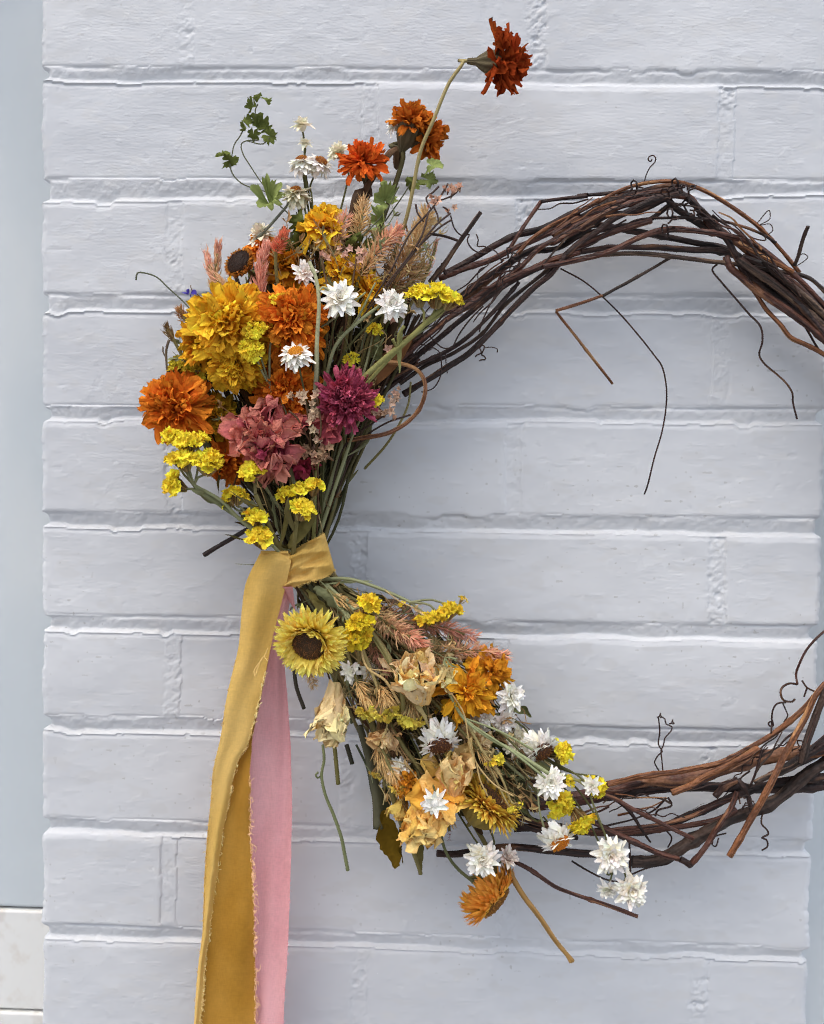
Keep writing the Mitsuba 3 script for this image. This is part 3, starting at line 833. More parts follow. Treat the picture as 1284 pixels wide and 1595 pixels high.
cane(c2((130, 1150), (300, 1000), (420, 905), (520, 820), (680, 690), (830, 600), (960, 540), (1100, 480)) + c3((0, 560), (100, 530), (220, 507), (350, 497), (500, 500), (650, 510), (800, 520), (900, 555), (1000, 600), (1100, 680), (1200, 780), (1284, 850)) + OUT_T, 4.9, 25, D_)
cane(c3((-40, 590), (60, 572), (200, 540), (300, 505), (400, 460), (530, 420), (640, 415), (760, 430), (860, 455), (960, 490), (1060, 560), (1180, 660), (1300, 790)) + OUT_T, 4.6, 42, R_)
cane(c3((230, 535), (400, 530), (560, 542), (700, 558), (850, 575), (1000, 600), (1180, 630), (1230, 652), (1300, 720)), 3.6, 38, G_)
cane(c3((-60, 440), (60, 405), (200, 390), (330, 415), (450, 432), (600, 460), (700, 480), (800, 500), (880, 540), (1000, 640), (1120, 740), (1250, 830)), 5.2, 20, D_)
cane(c3((330, 410), (400, 372), (600, 360), (760, 370), (880, 395), (1000, 442), (1060, 480)), 2.4, 34, D_)
cane(c3((560, 225), (620, 250), (680, 300), (740, 360), (800, 430), (850, 505), (900, 600), (950, 690)), 5.6, 36, D_)
cane(c3((560, 250), (640, 262), (700, 330), (760, 400), (900, 500), (1000, 570), (1100, 640), (1200, 720), (1300, 800)) + OUT_T, 6.0, 30, R_)
cane(c3((880, 480), (930, 505), (1000, 545), (1080, 585), (1140, 615)), 4.0, 46, T_)
cane(c3((820, 540), (840, 590), (900, 640), (1000, 722), (1100, 800), (1200, 862), (1300, 950)), 6.2, 38, R_)
cane(c3((845, 585), (870, 620), (940, 690), (1010, 790), (1080, 860), (1130, 925), (1200, 960), (1300, 1015)), 3.8, 34, T_)
cane(c3((880, 560), (960, 640), (1080, 740), (1160, 800), (1290, 900)), 6.5, 24, D_)
cane(c3((900, 545), (1020, 600), (1130, 690), (1220, 760), (1300, 860)), 7.0, 30, D_)
cane(c3((1000, 560), (1100, 660), (1180, 720), (1300, 830)), 5.5, 43, G_)
cane(c3((1200, 880), (1240, 950), (1262, 985)), 2.0, 30, D_)
cane(c3((545, 268), (580, 310), (650, 355), (720, 400), (800, 440), (900, 470), (1010, 540)), 5.5, 28, D_)
cane(c3((90, 520), (200, 480), (300, 400), (350, 370)), 1.5, 40, D_)
cane(c3((1142, 585), (1165, 535), (1190, 455), (1212, 402)), 3.0, 44, G_, d1=62)
cane(c2((355, 645), (420, 560), (500, 440), (560, 355), (610, 285)), 4.2, 48, G_, d1=58, taper=.2)
cane(c2((430, 600), (418, 570), (412, 545)), 2.8, 48, D_)
cane(c2((345, 398), (400, 405), (450, 418), (490, 432)), 2.2, 52, D_)
cane(c2((120, 1150), (280, 1060), (450, 980), (560, 900), (690, 770), (800, 640)), 3.4, 36, D_)
cane(c2((200, 1150), (330, 1060), (480, 990), (600, 910), (720, 760), (840, 660), (960, 560)), 3.2, 30, G_)
cane(c2((250, 900), (400, 800), (560, 700), (700, 590), (840, 500), (1000, 470)) + c3((150, 440), (300, 402), (440, 380), (560, 300)), 4.2, 22, D_)
cane(c2((160, 1010), (300, 880), (420, 780), (600, 640), (720, 560), (860, 480), (980, 430), (1100, 400)) + c3((260, 350), (400, 330), (540, 270)), 4.6, 26, D_)
cane(c2((140, 1040), (220, 1050), (290, 1078), (325, 1130), (330, 1200), (300, 1280), (230, 1350), (130, 1400), (30, 1416), (-60, 1430)), 3.7, 64, T_)
# the hidden left side of the ring, behind the flowers
for i in range(12):
    rng = np.random.RandomState(300 + i)
    ph = rng.rand() * 6.28
    base = [(640, 560), (575, 620), (515, 690), (476, 780), (472, 870), (505, 960), (580, 1060), (650, 1140), (735, 1210), (830, 1250)]
    tw = [(x + 13 * math.sin(ph + k * .9), y + 10 * math.cos(ph + k * .7)) for k, (x, y) in enumerate(base)]
    cane(tw, rng.uniform(2.6, 4.6), rng.uniform(14, 32), [D_, D_, R_, G_][i % 4])
# beyond the right edge
for i in range(12):
    rng = np.random.RandomState(400 + i)
    ph = rng.rand() * 6.28
    base = [(1150, 405), (1240, 465), (1340, 570), (1415, 690), (1440, 820), (1425, 950), (1370, 1070), (1300, 1150), (1200, 1210)]
    tw = [(x + 20 * math.sin(ph + k * .9) * min(1, k / 2, (8 - k) / 2), y + 12 * math.cos(ph + k * .8) * min(1, k / 2, (8 - k) / 2)) for k, (x, y) in enumerate(base)]
    cane(tw, rng.uniform(3, 6), rng.uniform(18, 42), [D_, R_, G_, D_][i % 4])
# lower arc
cane([(690, 1180), (790, 1230)] + c5((-260, 960), (0, 945), (160, 905), (300, 865), (400, 845), (480, 852), (620, 835), (750, 802), (860, 770), (1000, 742), (1120, 720), (1300, 685)) + [(1370, 1080), (1430, 950)], 11.5, 30, R_, bump=.22)
cane(c5((150, 878), (260, 852), (350, 832), (560, 800), (750, 760), (870, 702), (980, 640), (1090, 560), (1180, 480), (1232, 418)), 5.0, 43, T_, bump=.2)
cane(c5((485, 915), (590, 880), (680, 830), (760, 795), (860, 740), (950, 690)), 6.0, 48, T_, bump=.2)
cane(c5((285, 1275), (400, 1270), (500, 1222), (620, 1150), (740, 1090), (850, 1040), (950, 1000), (1050, 940), (1150, 862), (1230, 802), (1320, 740)) + [(1390, 1080)], 10.0, 34, G_, bump=.24)
cane(c5((790, 1252), (900, 1060), (1000, 880), (1080, 722), (1140, 610), (1190, 520), (1240, 412), (1290, 350)), 5.2, 66, T_, d1=52, bump=.1)
cane(c5((1165, 765), (1190, 660), (1230, 540), (1300, 370)), 6.4, 56, G_)
cane(c5((1168, 758), (1120, 790), (1060, 815), (970, 850), (925, 872)), 4.6, 54, G_)
cane(c5((110, 928), (200, 955), (300, 1010), (430, 1075), (520, 1120), (605, 1160)), 3.5, 50, R_)
cane(c5((20, 1050), (100, 1080), (200, 1130), (330, 1190), (440, 1240), (535, 1266)), 4.8, 48, R_)
cane(c5((60, 1140), (200, 1110), (380, 1090), (600, 1040), (720, 980), (830, 945)), 3.4, 40, R_)
cane([(780, 1262)] + c5((-200, 1080), (60, 1125), (250, 1130), (450, 1110), (600, 1085), (740, 1060), (830, 1010)), 4.6, 33, R_)
cane(c5((582, 1296), (640, 1232), (690, 1170), (750, 1075), (800, 1000), (832, 915)), 4.4, 45, R_)
cane(c5((530, 1262), (560, 1278), (584, 1294)), 5.4, 45, D_)
cane(c5((708, 935), (760, 882), (835, 845)), 5.4, 45, D_)
cane(c5((895, 895), (930, 810), (962, 695)), 2.2, 50, D_)
cane([(740, 1235)] + c5((-100, 960), (200, 930), (400, 900), (600, 885), (800, 885), (1000, 895), (1300, 880)), 8.5, 20, D_)
cane([(800, 1290)] + c5((380, 1115), (600, 1030), (800, 950), (950, 900), (1100, 860), (1300, 830)), 6.5, 24, D_)
cane(c5((200, 950), (250, 990), (290, 1040), (330, 1105), (382, 1178)), 3.0, 42, D_, taper=.9)
cane(c5((830, 850), (860, 885), (890, 940), (905, 990)), 4.0, 48, D_)
cane([(682, 1330), (705, 1331), (735, 1325), (790, 1320), (850, 1324), (900, 1330), (935, 1332), (975, 1338)], 6.0, 30, D_, bump=.05, nodes=False)
cane([(780, 1245), (830, 1278), (880, 1290), (930, 1298)], 5.0, 26, D_, bump=.05, nodes=False)
cane([(770, 1258), (820, 1288), (860, 1300), (900, 1306)], 4.2, 34, D_, bump=.05, nodes=False)
cane(b1((150, 920), (250, 972), (400, 1070), (480, 1100), (640, 1155), (760, 1200), (888, 1247)), 3.4, 44, R_, d1=56)
cane(b1((240, 968), (262, 958)), 2.3, 47, D_)
cane(b1((100, 330), (170, 380), (230, 430), (290, 450)), 3.3, 46, R_)
cane([(318, 865), (335, 855), (356, 843), (400, 815)], 4.2, 46, D_, bump=.05, nodes=False, label='cut end of a black cane sticking out at the left')
# twigs hanging inside the ring
cane(c3((575, 540), (400, 640), (240, 728)), 2.6, 30, G_, d1=44)
cane(c3((240, 728), (120, 770), (20, 800)), 2.5, 44, T_, d1=52, sharp=True)
cane(c3((20, 802), (150, 970), (284, 1142)), 2.4, 52, T_, d1=14, sharp=True, label='thin brown twig snapped into a sharp elbow')
cane(c3((40, 600), (150, 660), (240, 735), (330, 825), (420, 930), (490, 1020)) + [(1031, 570), (1038, 600), (1038, 632), (1032, 671), (1019, 714), (1009, 756), (1004, 770)], 1.35, 34, D_, d1=26, label='long thin black tendril hanging in an arc')
cane([(1118, 411), (1110, 419), (1125, 440), (1145, 463), (1167, 489), (1185, 509), (1188, 532), (1183, 552), (1190, 565), (1213, 585), (1226, 598), (1235, 615), (1235, 625), (1242, 653)], 1.7, 36, D_, d1=22)


def coil(px, turns, rad, r, d, seed, mat=D_):
    """A tendril that curls as it goes: the path with a shrinking helix round it."""
    p = spline([at(x, y, d) for x, y in px], step=.0012)
    t, a, b = frames(p)
    q = np.linspace(0, 1, len(p))
    w = size(rad, d) * np.sin(np.pi * np.clip(q * .9 + .1, 0, 1))
    ph = q * turns * 2 * np.pi + seed
    p = p + (w * np.cos(ph))[:, None] * a + (w * np.sin(ph))[:, None] * b
    v, f, uv = tube(p, size(r, d), 6, 0, seed)
    part(WREATH, 'tendril', (v, f), mat, True, uv=uv)


def tendril(px, r, d, d1=None, mat=D_):
    cane(px, r, d, mat, 'tendril', d1=d1, nodes=False)


tendril(c3((435, 200), (445, 160), (465, 120), (485, 100), (490, 78), (475, 66), (458, 74), (456, 90), (468, 94), (472, 84)), 1.1, 30)
tendril([(1028, 1203), (1022, 1193), (1020, 1186), (1026, 1176), (1032, 1171), (1026, 1160), (1028, 1140), (1026, 1118)], 1.2, 40)
tendril([(1033, 1202), (1031, 1180), (1030, 1170), (1034, 1160), (1036, 1150), (1046, 1138), (1047, 1132), (1038, 1128), (1036, 1120), (1030, 1116)], 1.1, 42)
for x, y in ((1028, 1115), (1047, 1125)):
    coil([(x - 4, y + 2), (x + 4, y - 1), (x + 1, y + 3)], 3.2, 3.2, 1.2, 42, x)
tendril(c5((1290, 75), (1240, 120), (1190, 180), (1155, 250), (1138, 300), (1145, 355)), 2.0, 40, mat=R_)
tendril(c5((1145, 355), (1105, 350), (1068, 370), (1058, 400), (1075, 440), (1120, 445), (1132, 432)), 1.9, 40)
tendril(c5((1085, 448), (1040, 455), (1020, 480), (1012, 540), (1020, 570), (1000, 572), (995, 555), (1010, 550), (1008, 610)), 1.6, 42)
tendril(c5((1070, 455), (1090, 500), (1095, 520), (1075, 550)), 1.1, 38)
tendril(c5((1170, 335), (1195, 372), (1240, 395), (1260, 410)), 1.7, 42)
tendril(c5((1195, 375), (1180, 420)), 1.6, 42)
tendril(c5((990, 1000), (1005, 1015), (970, 1020), (958, 1080), (985, 1110), (995, 1135), (960, 1155), (985, 1165), (990, 1200), (960, 1220)), 1.5, 40)
tendril(c5((470, 945), (490, 985), (420, 1010), (405, 1040)), 1.6, 30)
tendril(c5((465, 945), (400, 1010), (300, 1055), (160, 1090), (60, 1120)), 1.7, 26)
tendril(c5((465, 1120), (490, 1150), (485, 1180), (470, 1205)), 1.4, 30)
tendril(c5((270, 1150), (272, 1230), (275, 1340)), 1.9, 36)
tendril(c5((270, 1350), (370, 1310), (470, 1290), (500, 1270)), 1.6, 36)
tendril(c5((-30, 1275), (60, 1330), (140, 1370), (210, 1385)), 1.6, 32)
tendril(c5((700, 1190), (712, 1150), (775, 1130)), 1.3, 40)
tendril(c5((705, 1195), (722, 1198), (735, 1155)), 1.2, 40)
tendril(c5((1290, 655), (1250, 670), (1230, 690)), 1.6, 50)
tendril(c2((455, 305), (475, 370), (510, 405), (550, 402), (540, 430), (560, 470), (605, 495), (640, 490), (630, 462), (590, 460), (595, 430), (585, 400)), 1.2, 56)
tendril(c2((640, 465), (680, 485), (700, 510), (715, 540)), 1.2, 52)
tendril(c2((300, 950), (350, 960), (400, 990), (410, 1040), (405, 1110), (370, 1170), (310, 1190)), 1.1, 46)
tendril(c2((335, 890), (370, 930), (420, 970), (480, 965)), 1.1, 46)
tendril(c2((600, 890), (610, 850), (640, 780), (680, 700), (690, 640)), 1.3, 48)
tendril(c2((470, 960), (500, 900), (560, 820), (620, 760)), 1.4, 46)
tendril(c2((620, 970), (660, 965), (690, 975), (690, 990)), 0.9, 44)
tendril(c2((430, 1000), (435, 1060), (440, 1095)), 1.0, 44)
tendril(c3((1000, 440), (1010, 465), (960, 460), (920, 440)), 1.1, 40)
tendril(c3((970, 385), (1025, 325), (1028, 365), (980, 395), (1030, 390), (1042, 420), (1020, 440)), 0.9, 40)
tendril(c3((1150, 590), (1190, 565), (1208, 545), (1180, 530), (1150, 570)), 0.9, 46)
for i, (x, y) in enumerate(((590, 205), (640, 225), (545, 235), (620, 300), (680, 345), (560, 350), (395, 215), (545, 415))):
    px, py = c3((x, y))[0]
    coil([(px - 9, py + 4), (px - 2, py - 5), (px + 7, py - 2), (px + 4, py + 8), (px - 4, py + 12)], 2.6, 6.5, 1.5, 42 + i % 3 * 4, i + 3)
for i, (x, y) in enumerate(((760, 490), (770, 540), (700, 600), (740, 520), (610, 990))):
    px, py = c2((x, y))[0]
    coil([(px - 8, py + 8), (px, py - 6), (px + 6, py + 6), (px - 3, py + 14)], 2.4, 6, 1.2, 50, i + 9)
for i, (x, y) in enumerate(((870, 950), (890, 985), (1150, 680))):
    px, py = c5((x, y))[0]
    coil([(px - 8, py + 8), (px, py - 6), (px + 6, py + 6), (px - 3, py + 14)], 2.4, 6, 1.2, 56, i + 29)

# thin side shoots and curls all along the ring
SPINE = spline([(620, 560, 0), (720, 470, 0), (820, 390, 0), (930, 325, 0), (1060, 310, 0), (1160, 370, 0), (1270, 480, 0)], n=20)[:, :2], spline([(860, 1265, 0), (960, 1250, 0), (1080, 1240, 0), (1180, 1190, 0), (1270, 1110, 0)], n=20)[:, :2]
for i in range(54):
    rng = np.random.RandomState(700 + i)
    line_ = SPINE[0] if i < 36 else SPINE[1]
    j = rng.randint(0, len(line_) - 16)
    along_ = line_[j:j + 15:3] if rng.rand() < .5 else line_[j:j + 15:3][::-1]
    off = rng.uniform(-22, 22)
    shift = np.linspace(off, off + rng.uniform(-24, 24), len(along_))[:, None] * np.array([[.5, .85]])
    q = along_ + shift + rng.uniform(-4, 4, along_.shape)
    if i % 3 == 0:
        coil([tuple(v) for v in q], rng.uniform(1.5, 4), rng.uniform(2, 5), rng.uniform(.7, 1.1), rng.uniform(44, 54), i)
    else:
        cane([tuple(v) for v in q], rng.uniform(1.0, 1.9), rng.uniform(38, 52), [D_, R_, D_, G_, T_][i % 5], 'twig', nodes=False, taper=.6)

# ------------------------------------------------------------------ ribbons
def sheet(cols, uvw):
    """Grid sheet from rows of points; uv in metres."""
    v = np.array(cols, float)
    nu, nv = v.shape[:2]
    du = np.concatenate([[0], np.cumsum(np.linalg.norm(np.diff(v[:, nv // 2], axis=0), axis=1))])
    dv = np.linspace(0, uvw, nv)
    uv = np.stack(np.broadcast_arrays(dv[None], du[:, None]), -1).reshape(-1, 2)
    return (v.reshape(-1, 3), grid_faces(nu, nv)), uv


def interp_rows(table, n):
    table = np.array(table, float)
    t = np.concatenate([[0], np.cumsum(np.abs(np.diff(table[:, 0])))])
    s = np.linspace(0, t[-1], n)
    from scipy.interpolate import PchipInterpolator
    return np.stack([PchipInterpolator(t, table[:, k])(s) for k in range(table.shape[1])], 1)


def frayed(key, edge, out, n, col, seed, ln=(0.002, 0.007), r=0.00011):
    """Loose threads along the torn edge of a ribbon."""
    rng = np.random.RandomState(seed)
    a = Acc()
    for i in range(n):
        k = rng.randint(2, len(edge) - 2)
        t = edge[k + 1] - edge[k - 1]
        t /= np.linalg.norm(t)
        p0 = edge[k] + t * rng.uniform(-.5, .5) * .003 - out * .001
        l = rng.uniform(*ln)
        dr = out * rng.uniform(.2, 1) + t * rng.uniform(-1.2, 1.2) + np.array([0, rng.uniform(-.5, .15), 0])
        p1 = p0 + dr * l * .5 + rng.uniform(-.3, .3, 3) * l
        p2 = p0 + dr * l * .8 + t * rng.uniform(-.8, .8) * l + rng.uniform(-.3, .3, 3) * l
        v, f, _ = tube(spline([p0, p1, p2], n=4), r * rng.uniform(.7, 1.4), 3)
        a.add(v, f, col * rng.uniform(.75, 1.2))
    g, c = a.get()
    part(key, 'frayed_threads', g, 'dry', False, c, stuff=True)


def wobble(n, s, seed, amp):
    q = np.stack([np.arange(n) * s, np.zeros(n) + seed, np.zeros(n)], -1)
    return amp * 2 * (meshkit.fbm(q, 3, seed) - 0.5)


YR = thing('yellow_ribbon', 'mustard yellow ribbon knotted round the stems with a long frayed tail', 'ribbon')
# y, left fold, edge of the turned-over flap, right edge, depth of the flap, depth of the back
ROWS = [(862, 406, 449, 450, 80, 66), (872, 401, 453, 454, 84, 66), (890, 391, 451, 452, 83, 65), (915, 381, 445, 446, 80, 64), (950, 376, 436, 437, 77, 63), (1000, 372, 424, 424, 74, 61), (1050, 361, 414, 414, 72, 59), (1100, 351, 402, 404, 70, 57),
        (1150, 344, 389, 394, 67, 55), (1200, 333, 366, 391, 64, 53), (1250, 328, 356, 390, 61, 51), (1300, 323, 347, 391, 58, 49), (1350, 320, 341, 394, 55, 47), (1400, 318, 334, 396, 52, 45),
        (1450, 316, 329, 397, 50, 43), (1500, 310, 322, 397, 47, 41), (1550, 306, 317, 398, 45, 39), (1600, 301, 312, 398, 43, 37), (1680, 296, 308, 400, 41, 36), (1750, 294, 306, 402, 40, 36)]
tab = interp_rows(ROWS, 150)
n = len(tab)
tab[:, 1] += wobble(n, .07, 3, 2.0)
tab[:, 2] += wobble(n, .30, 5, 1.6) + wobble(n, .05, 6, 1.5)
tab[:, 3] += (wobble(n, .33, 7, 2.2) + wobble(n, .06, 8, 2.0)) * np.clip((tab[:, 0] - 1120) / 80, 0, 1)
flap, backs = [], []
for i, (y, xl, xf, xr, df, db) in enumerate(tab):
    row = []
    for s in np.linspace(0, 1, 13):
        belly = math.sin(math.pi * min(1, s * .9 + .1)) * 4.0 + 1.6 * math.sin(s * 7 + y * .012)
        row.append(at(xl + (xf - xl) * s, y, df - 5 + belly + 1.2 * (meshkit.noise(np.array([s * 3, y * .02, 1.0])) - .5)))
    flap.append(row)
    row = []
    for s in np.linspace(0, 1, 13):
        row.append(at(xl + 0.6 + (xr - xl - 0.6) * s, y, df - 5.5 - (df - 5.5 - db) * s ** .5 + 3.4 * math.sin(s * 6 + y * .007) * s + 1.6 * math.sin(s * 3 + y * .03) * s + 2.4 * (meshkit.noise(np.array([s * 2.5, y * .012, 4.0])) - .5)))
    backs.append(row)
g, uv = sheet(flap, .022)
part(YR, 'tail_flap', g, 'cloth_light', True, uv=uv, label='pale gold edge of the tail, folded over to the front')
g, uv = sheet(backs[24:], .034)
part(YR, 'tail', g, 'cloth_deep', True, uv=uv, label='deep ochre inner side of the tail')
RIGHT = AXES[0]
frayed(YR, np.array([r[-1] for r in flap[30:]]), RIGHT, 420, lin(246, 222, 156), 5, ln=(.0012, .0034), r=.00017)
frayed(YR, np.array([r[-1] for r in backs[58:]]), RIGHT, 380, lin(240, 196, 150), 6, ln=(.0015, .0055), r=.00016)
frayed(YR, np.array([r[0] for r in flap[26:]]), -RIGHT, 260, lin(214, 176, 96), 7, ln=(.001, .003), r=.00014)
# the top of the loop rolls back over to the knot
roll = []
for k, a in enumerate(np.linspace(0, 1, 12)):
    th = a * math.pi
    roll.append([at(406 + 43 * s, 862 - 6.5 * math.sin(th) + 5 * a, 70 + 8 * math.cos(th) + 1.4 * math.sin(s * 3)) for s in np.linspace(0, 1, 13)])
g, uv = sheet(roll, .022)
part(YR, 'loop', g, 'cloth_light', True, uv=uv)
band = []
for i, s in enumerate(np.linspace(0, 1, 46)):             # across the bundle, from the loop up to the right and round behind
    top = np.array([np.interp(s, [0, .3, .72, .92, 1], [436, 460, 500, 506, 500]), np.interp(s, [0, .3, .72, .92, 1], [872, 856, 833, 830, 836])])
    bot = np.array([np.interp(s, [0, .3, .72, .92, 1], [432, 458, 508, 523, 512]), np.interp(s, [0, .3, .72, .92, 1], [922, 914, 899, 889, 884])])
    dep = np.interp(s, [0, .25, .6, .85, .95, 1], [66, 72, 71, 62, 50, 36])
    row = []
    for j, t in enumerate(np.linspace(0, 1, 30)):
        q = top * (1 - t) + bot * t
        pleat = 3.4 * (1 - 2 * abs(math.sin(t * 9 + 1.6 * math.sin(s * 4 + 1) + s))) * (.35 + .65 * math.sin(s * 3 + t * 5) ** 2) + 2.2 * math.sin(t * 7.5 + s * 1.5) + 4 * (meshkit.noise(np.array([s * 7, t * 9, 2.0])) - .5)
        row.append(at(q[0], q[1] + 2.5 * (meshkit.noise(np.array([s * 6, t * 2, 9.0])) - .5), dep + pleat + 5 * math.sin(math.pi * t)))
    band.append(row)
g, uv = sheet(band, .024)
part(YR, 'band', g, 'cloth_light', True, uv=uv, label='crumpled band wound round the stems')
frayed(YR, np.array([r[-1] for r in band]), -AXES[1] * -1, 120, lin(222, 190, 112), 9, ln=(.001, .004), r=.0001)
frayed(YR, np.array([r[0] for r in band]), -AXES[1], 60, lin(222, 190, 112), 10, ln=(.001, .003), r=.0001)
a = Acc()
for pts in ([(417, 1010), (414, 1018), (407, 1028), (400, 1038)], [(411, 1022), (417, 1030)], [(403, 1034), (396, 1045), (397, 1054)], [(405, 1030), (398, 1052)]):
    stem_tube(a, [at(x, y, 80) for x, y in pts], .0003, lin(226, 190, 120), 3, .001, 4)
g, c = a.get()
part(YR, 'loose_thread', g, 'dry', True, c)

PR = thing('pink_ribbon', 'sheer pink ribbon tail hanging behind the mustard yellow ribbon', 'ribbon')
ROWS = [(905, 430, 457, 66), (925, 428, 455, 66), (950, 415, 450, 64), (985, 405, 446, 62), (1030, 398, 443, 58), (1080, 388, 447, 54), (1150, 375, 452, 50), (1250, 372, 456, 46), (1350, 374, 454, 42), (1430, 378, 451, 40), (1500, 380, 447, 37),
        (1600, 382, 441, 34), (1680, 384, 440, 33), (1750, 386, 440, 32)]
tab = interp_rows(ROWS, 110)
tab[:, 2] += wobble(len(tab), .09, 13, 1.8)
rows = []
for y, xl, xr, d in tab:
    rows.append([at(xl + (xr - xl) * s, y, d + 4.6 * math.sin(s * 5.2 + y * .006) * (.4 + s) + 3.0 * math.sin(s * 12 + y * .005) * s + 2.0 * (meshkit.noise(np.array([s * 3, y * .01, 7.0])) - .5)) for s in np.linspace(0, 1, 21)])
g, uv = sheet(rows, .034)
part(PR, 'tail', g, 'cloth_pink', True, uv=uv)
frayed(PR, np.array([r[-1] for r in rows[20:]]), RIGHT, 200, lin(226, 160, 170), 15, ln=(.0008, .0028), r=.00008)
fold = [[at(438 + 18 * s + 5 * k, 914 + 10 * k + 30 * s * k, 74 - 12 * k + 3 * math.sin(3 * s)) for s in np.linspace(0, 1, 9)] for k in np.linspace(0, 1, 9)]
g, uv = sheet(fold, .012)
part(PR, 'fold', g, 'cloth_pink', True, uv=uv)
# ------------------------------------------------------------------ the bunch of stalks under the tie, and dry leaves
def bundle():
    key = thing('stem_bundle', 'dark bundle of thin dry stalks and leaves tied by the yellow ribbon band', 'stems')
    rng = np.random.RandomState(5)
    up = [(330, 480), (380, 440), (420, 420), (470, 380), (520, 390), (560, 380), (610, 420), (640, 470), (560, 500), (520, 560), (450, 560), (380, 560), (300, 560), (290, 640), (340, 640), (400, 620), (470, 640), (540, 640), (580, 600), (560, 680), (505, 700)]
    for i in range(150):
        x, y = up[i % len(up)]
        x, y = x + rng.uniform(-25, 25), y + rng.uniform(-20, 40)
        b = (478 + rng.uniform(-36, 22), 872 + rng.uniform(-22, 10))
        b = (b[0], b[1], rng.uniform(34, 58))
        m = (b[0] * .62 + x * .38 + rng.uniform(-14, 14), b[1] * .6 + y * .4, rng.uniform(34, 56))
        a = Acc()
        stem_tube(a, [at(*b), at(*m), at(x, y, rng.uniform(26, 48))], rng.uniform(.0005, .0012), [OLIVE * .4, GREEN * .35, BROWN * .4, OLIVE * .6, SAGE * .5][rng.randint(5)], i, .012, 4)
        g, c = a.get()
        part(key, 'stalk', g, 'dry', True, c)
    low = [(520, 1040), (560, 1020), (600, 1010), (650, 1010), (600, 1080), (560, 1130), (640, 1120), (690, 1090), (720, 1060), (700, 1160), (640, 1210), (690, 1230), (760, 1200), (760, 1150), (800, 1220), (600, 1180), (740, 1110), (830, 1240)]
    for i in range(130):
        x, y = low[i % len(low)]
        x, y = x + rng.uniform(-22, 22), y + rng.uniform(-20, 20)
        b = (486 + rng.uniform(-34, 36), 903 + rng.uniform(-14, 10))
        b = (b[0], b[1], rng.uniform(34, 60))
        m = (b[0] * .5 + x * .5 + rng.uniform(-16, 16), b[1] * .5 + y * .5 + rng.uniform(-16, 16), rng.uniform(34, 52))
        a = Acc()
        stem_tube(a, [at(*b), at(*m), at(x, y, rng.uniform(24, 44))], rng.uniform(.0005, .0012), [OLIVE * .7, STRAW * .5, BROWN * .7, STRAW * .75, SAGE * .6][rng.randint(5)], i, .012, 4)
        g, c = a.get()
        part(key, 'stalk', g, 'dry', True, c)
    for i in range(150):                                  # dry leaf blades among the stalks
        if i < 95:
            x, y = up[rng.randint(len(up))]
            b = np.array([486 + rng.uniform(-36, 20), 850])
        else:
            x, y = low[rng.randint(len(low))]
            b = np.array([490 + rng.uniform(-20, 34), 915])
        t = rng.uniform(.1, .75)
        q = b * (1 - t) + np.array([x, y]) * t
        e = b * (1 - t - .32) + np.array([x, y]) * (t + .32) + rng.uniform(-22, 22, 2)
        a = Acc()
        blade(a, at(q[0], q[1], rng.uniform(30, 52)), at(e[0], e[1], rng.uniform(28, 56)), rng.uniform(.004, .010) * (1 if i < 95 else .6), ([OLIVE * .6, GREEN * .65, BROWN * .7, BROWN * .45, SAGE * .7] if i < 95 else [OLIVE * .7, STRAW * .6, BROWN * .9, BROWN * .6, SAGE * .75])[rng.randint(5)], rng)
        g, c = a.get()
        part(key, 'leaf', g, 'petal' if i % 3 == 0 else 'dry', True, c)
    fill = Acc()                                          # crumpled small foliage deep inside both bunches
    hubs = [(340, 500), (380, 470), (300, 560), (360, 560), (420, 520), (440, 450), (480, 500), (520, 470), (560, 470), (600, 470), (620, 510), (560, 540), (500, 560), (440, 600), (380, 640), (330, 640), (470, 640), (530, 620), (560, 600), (400, 700), (450, 700), (500, 690),
            (430, 760), (470, 740), (490, 790), (420, 800), (460, 820), (540, 560), (580, 530), (410, 420), (520, 400), (470, 390)]
    hubs2 = [(500, 940), (540, 950), (560, 1000), (600, 960), (600, 1040), (560, 1080), (640, 1000), (690, 1010), (650, 1090), (610, 1120), (690, 1080), (740, 1060), (690, 1150), (640, 1180), (740, 1140), (600, 1180), (790, 1130), (720, 1200), (660, 1220), (780, 1190), (830, 1200),
             (740, 1250), (800, 1240), (620, 1230)]
    for i in range(420):
        hs = hubs if i < 250 else hubs2
        x, y = hs[i % len(hs)]
        x, y = x + rng.uniform(-26, 26), y + rng.uniform(-26, 26)
        tx, ty = (488, 868) if i < 250 else (495, 900)
        ln = rng.uniform(26, 60)
        ux, uy = x - tx, y - ty
        m = math.hypot(ux, uy)
        ux, uy = ux / m + rng.uniform(-.6, .6), uy / m + rng.uniform(-.6, .6)
        d = rng.uniform(26, 52)
        blade(fill, at(x - ux * ln * .5, y - uy * ln * .5, d), at(x + ux * ln * .5, y + uy * ln * .5, d + rng.uniform(-12, 14)), rng.uniform(.005, .012), [OLIVE * .5, BROWN * .5, BROWN * .75, GREEN * .5, SAGE * .6, OLIVE * .8][rng.randint(6)], rng, bend=.25)
    g, c = fill.get()
    part(key, 'small_foliage', g, 'dry', True, c, stuff=True)
    wisps = Acc()                                         # hair thin dry shoots, tan and straw, all through both bunches
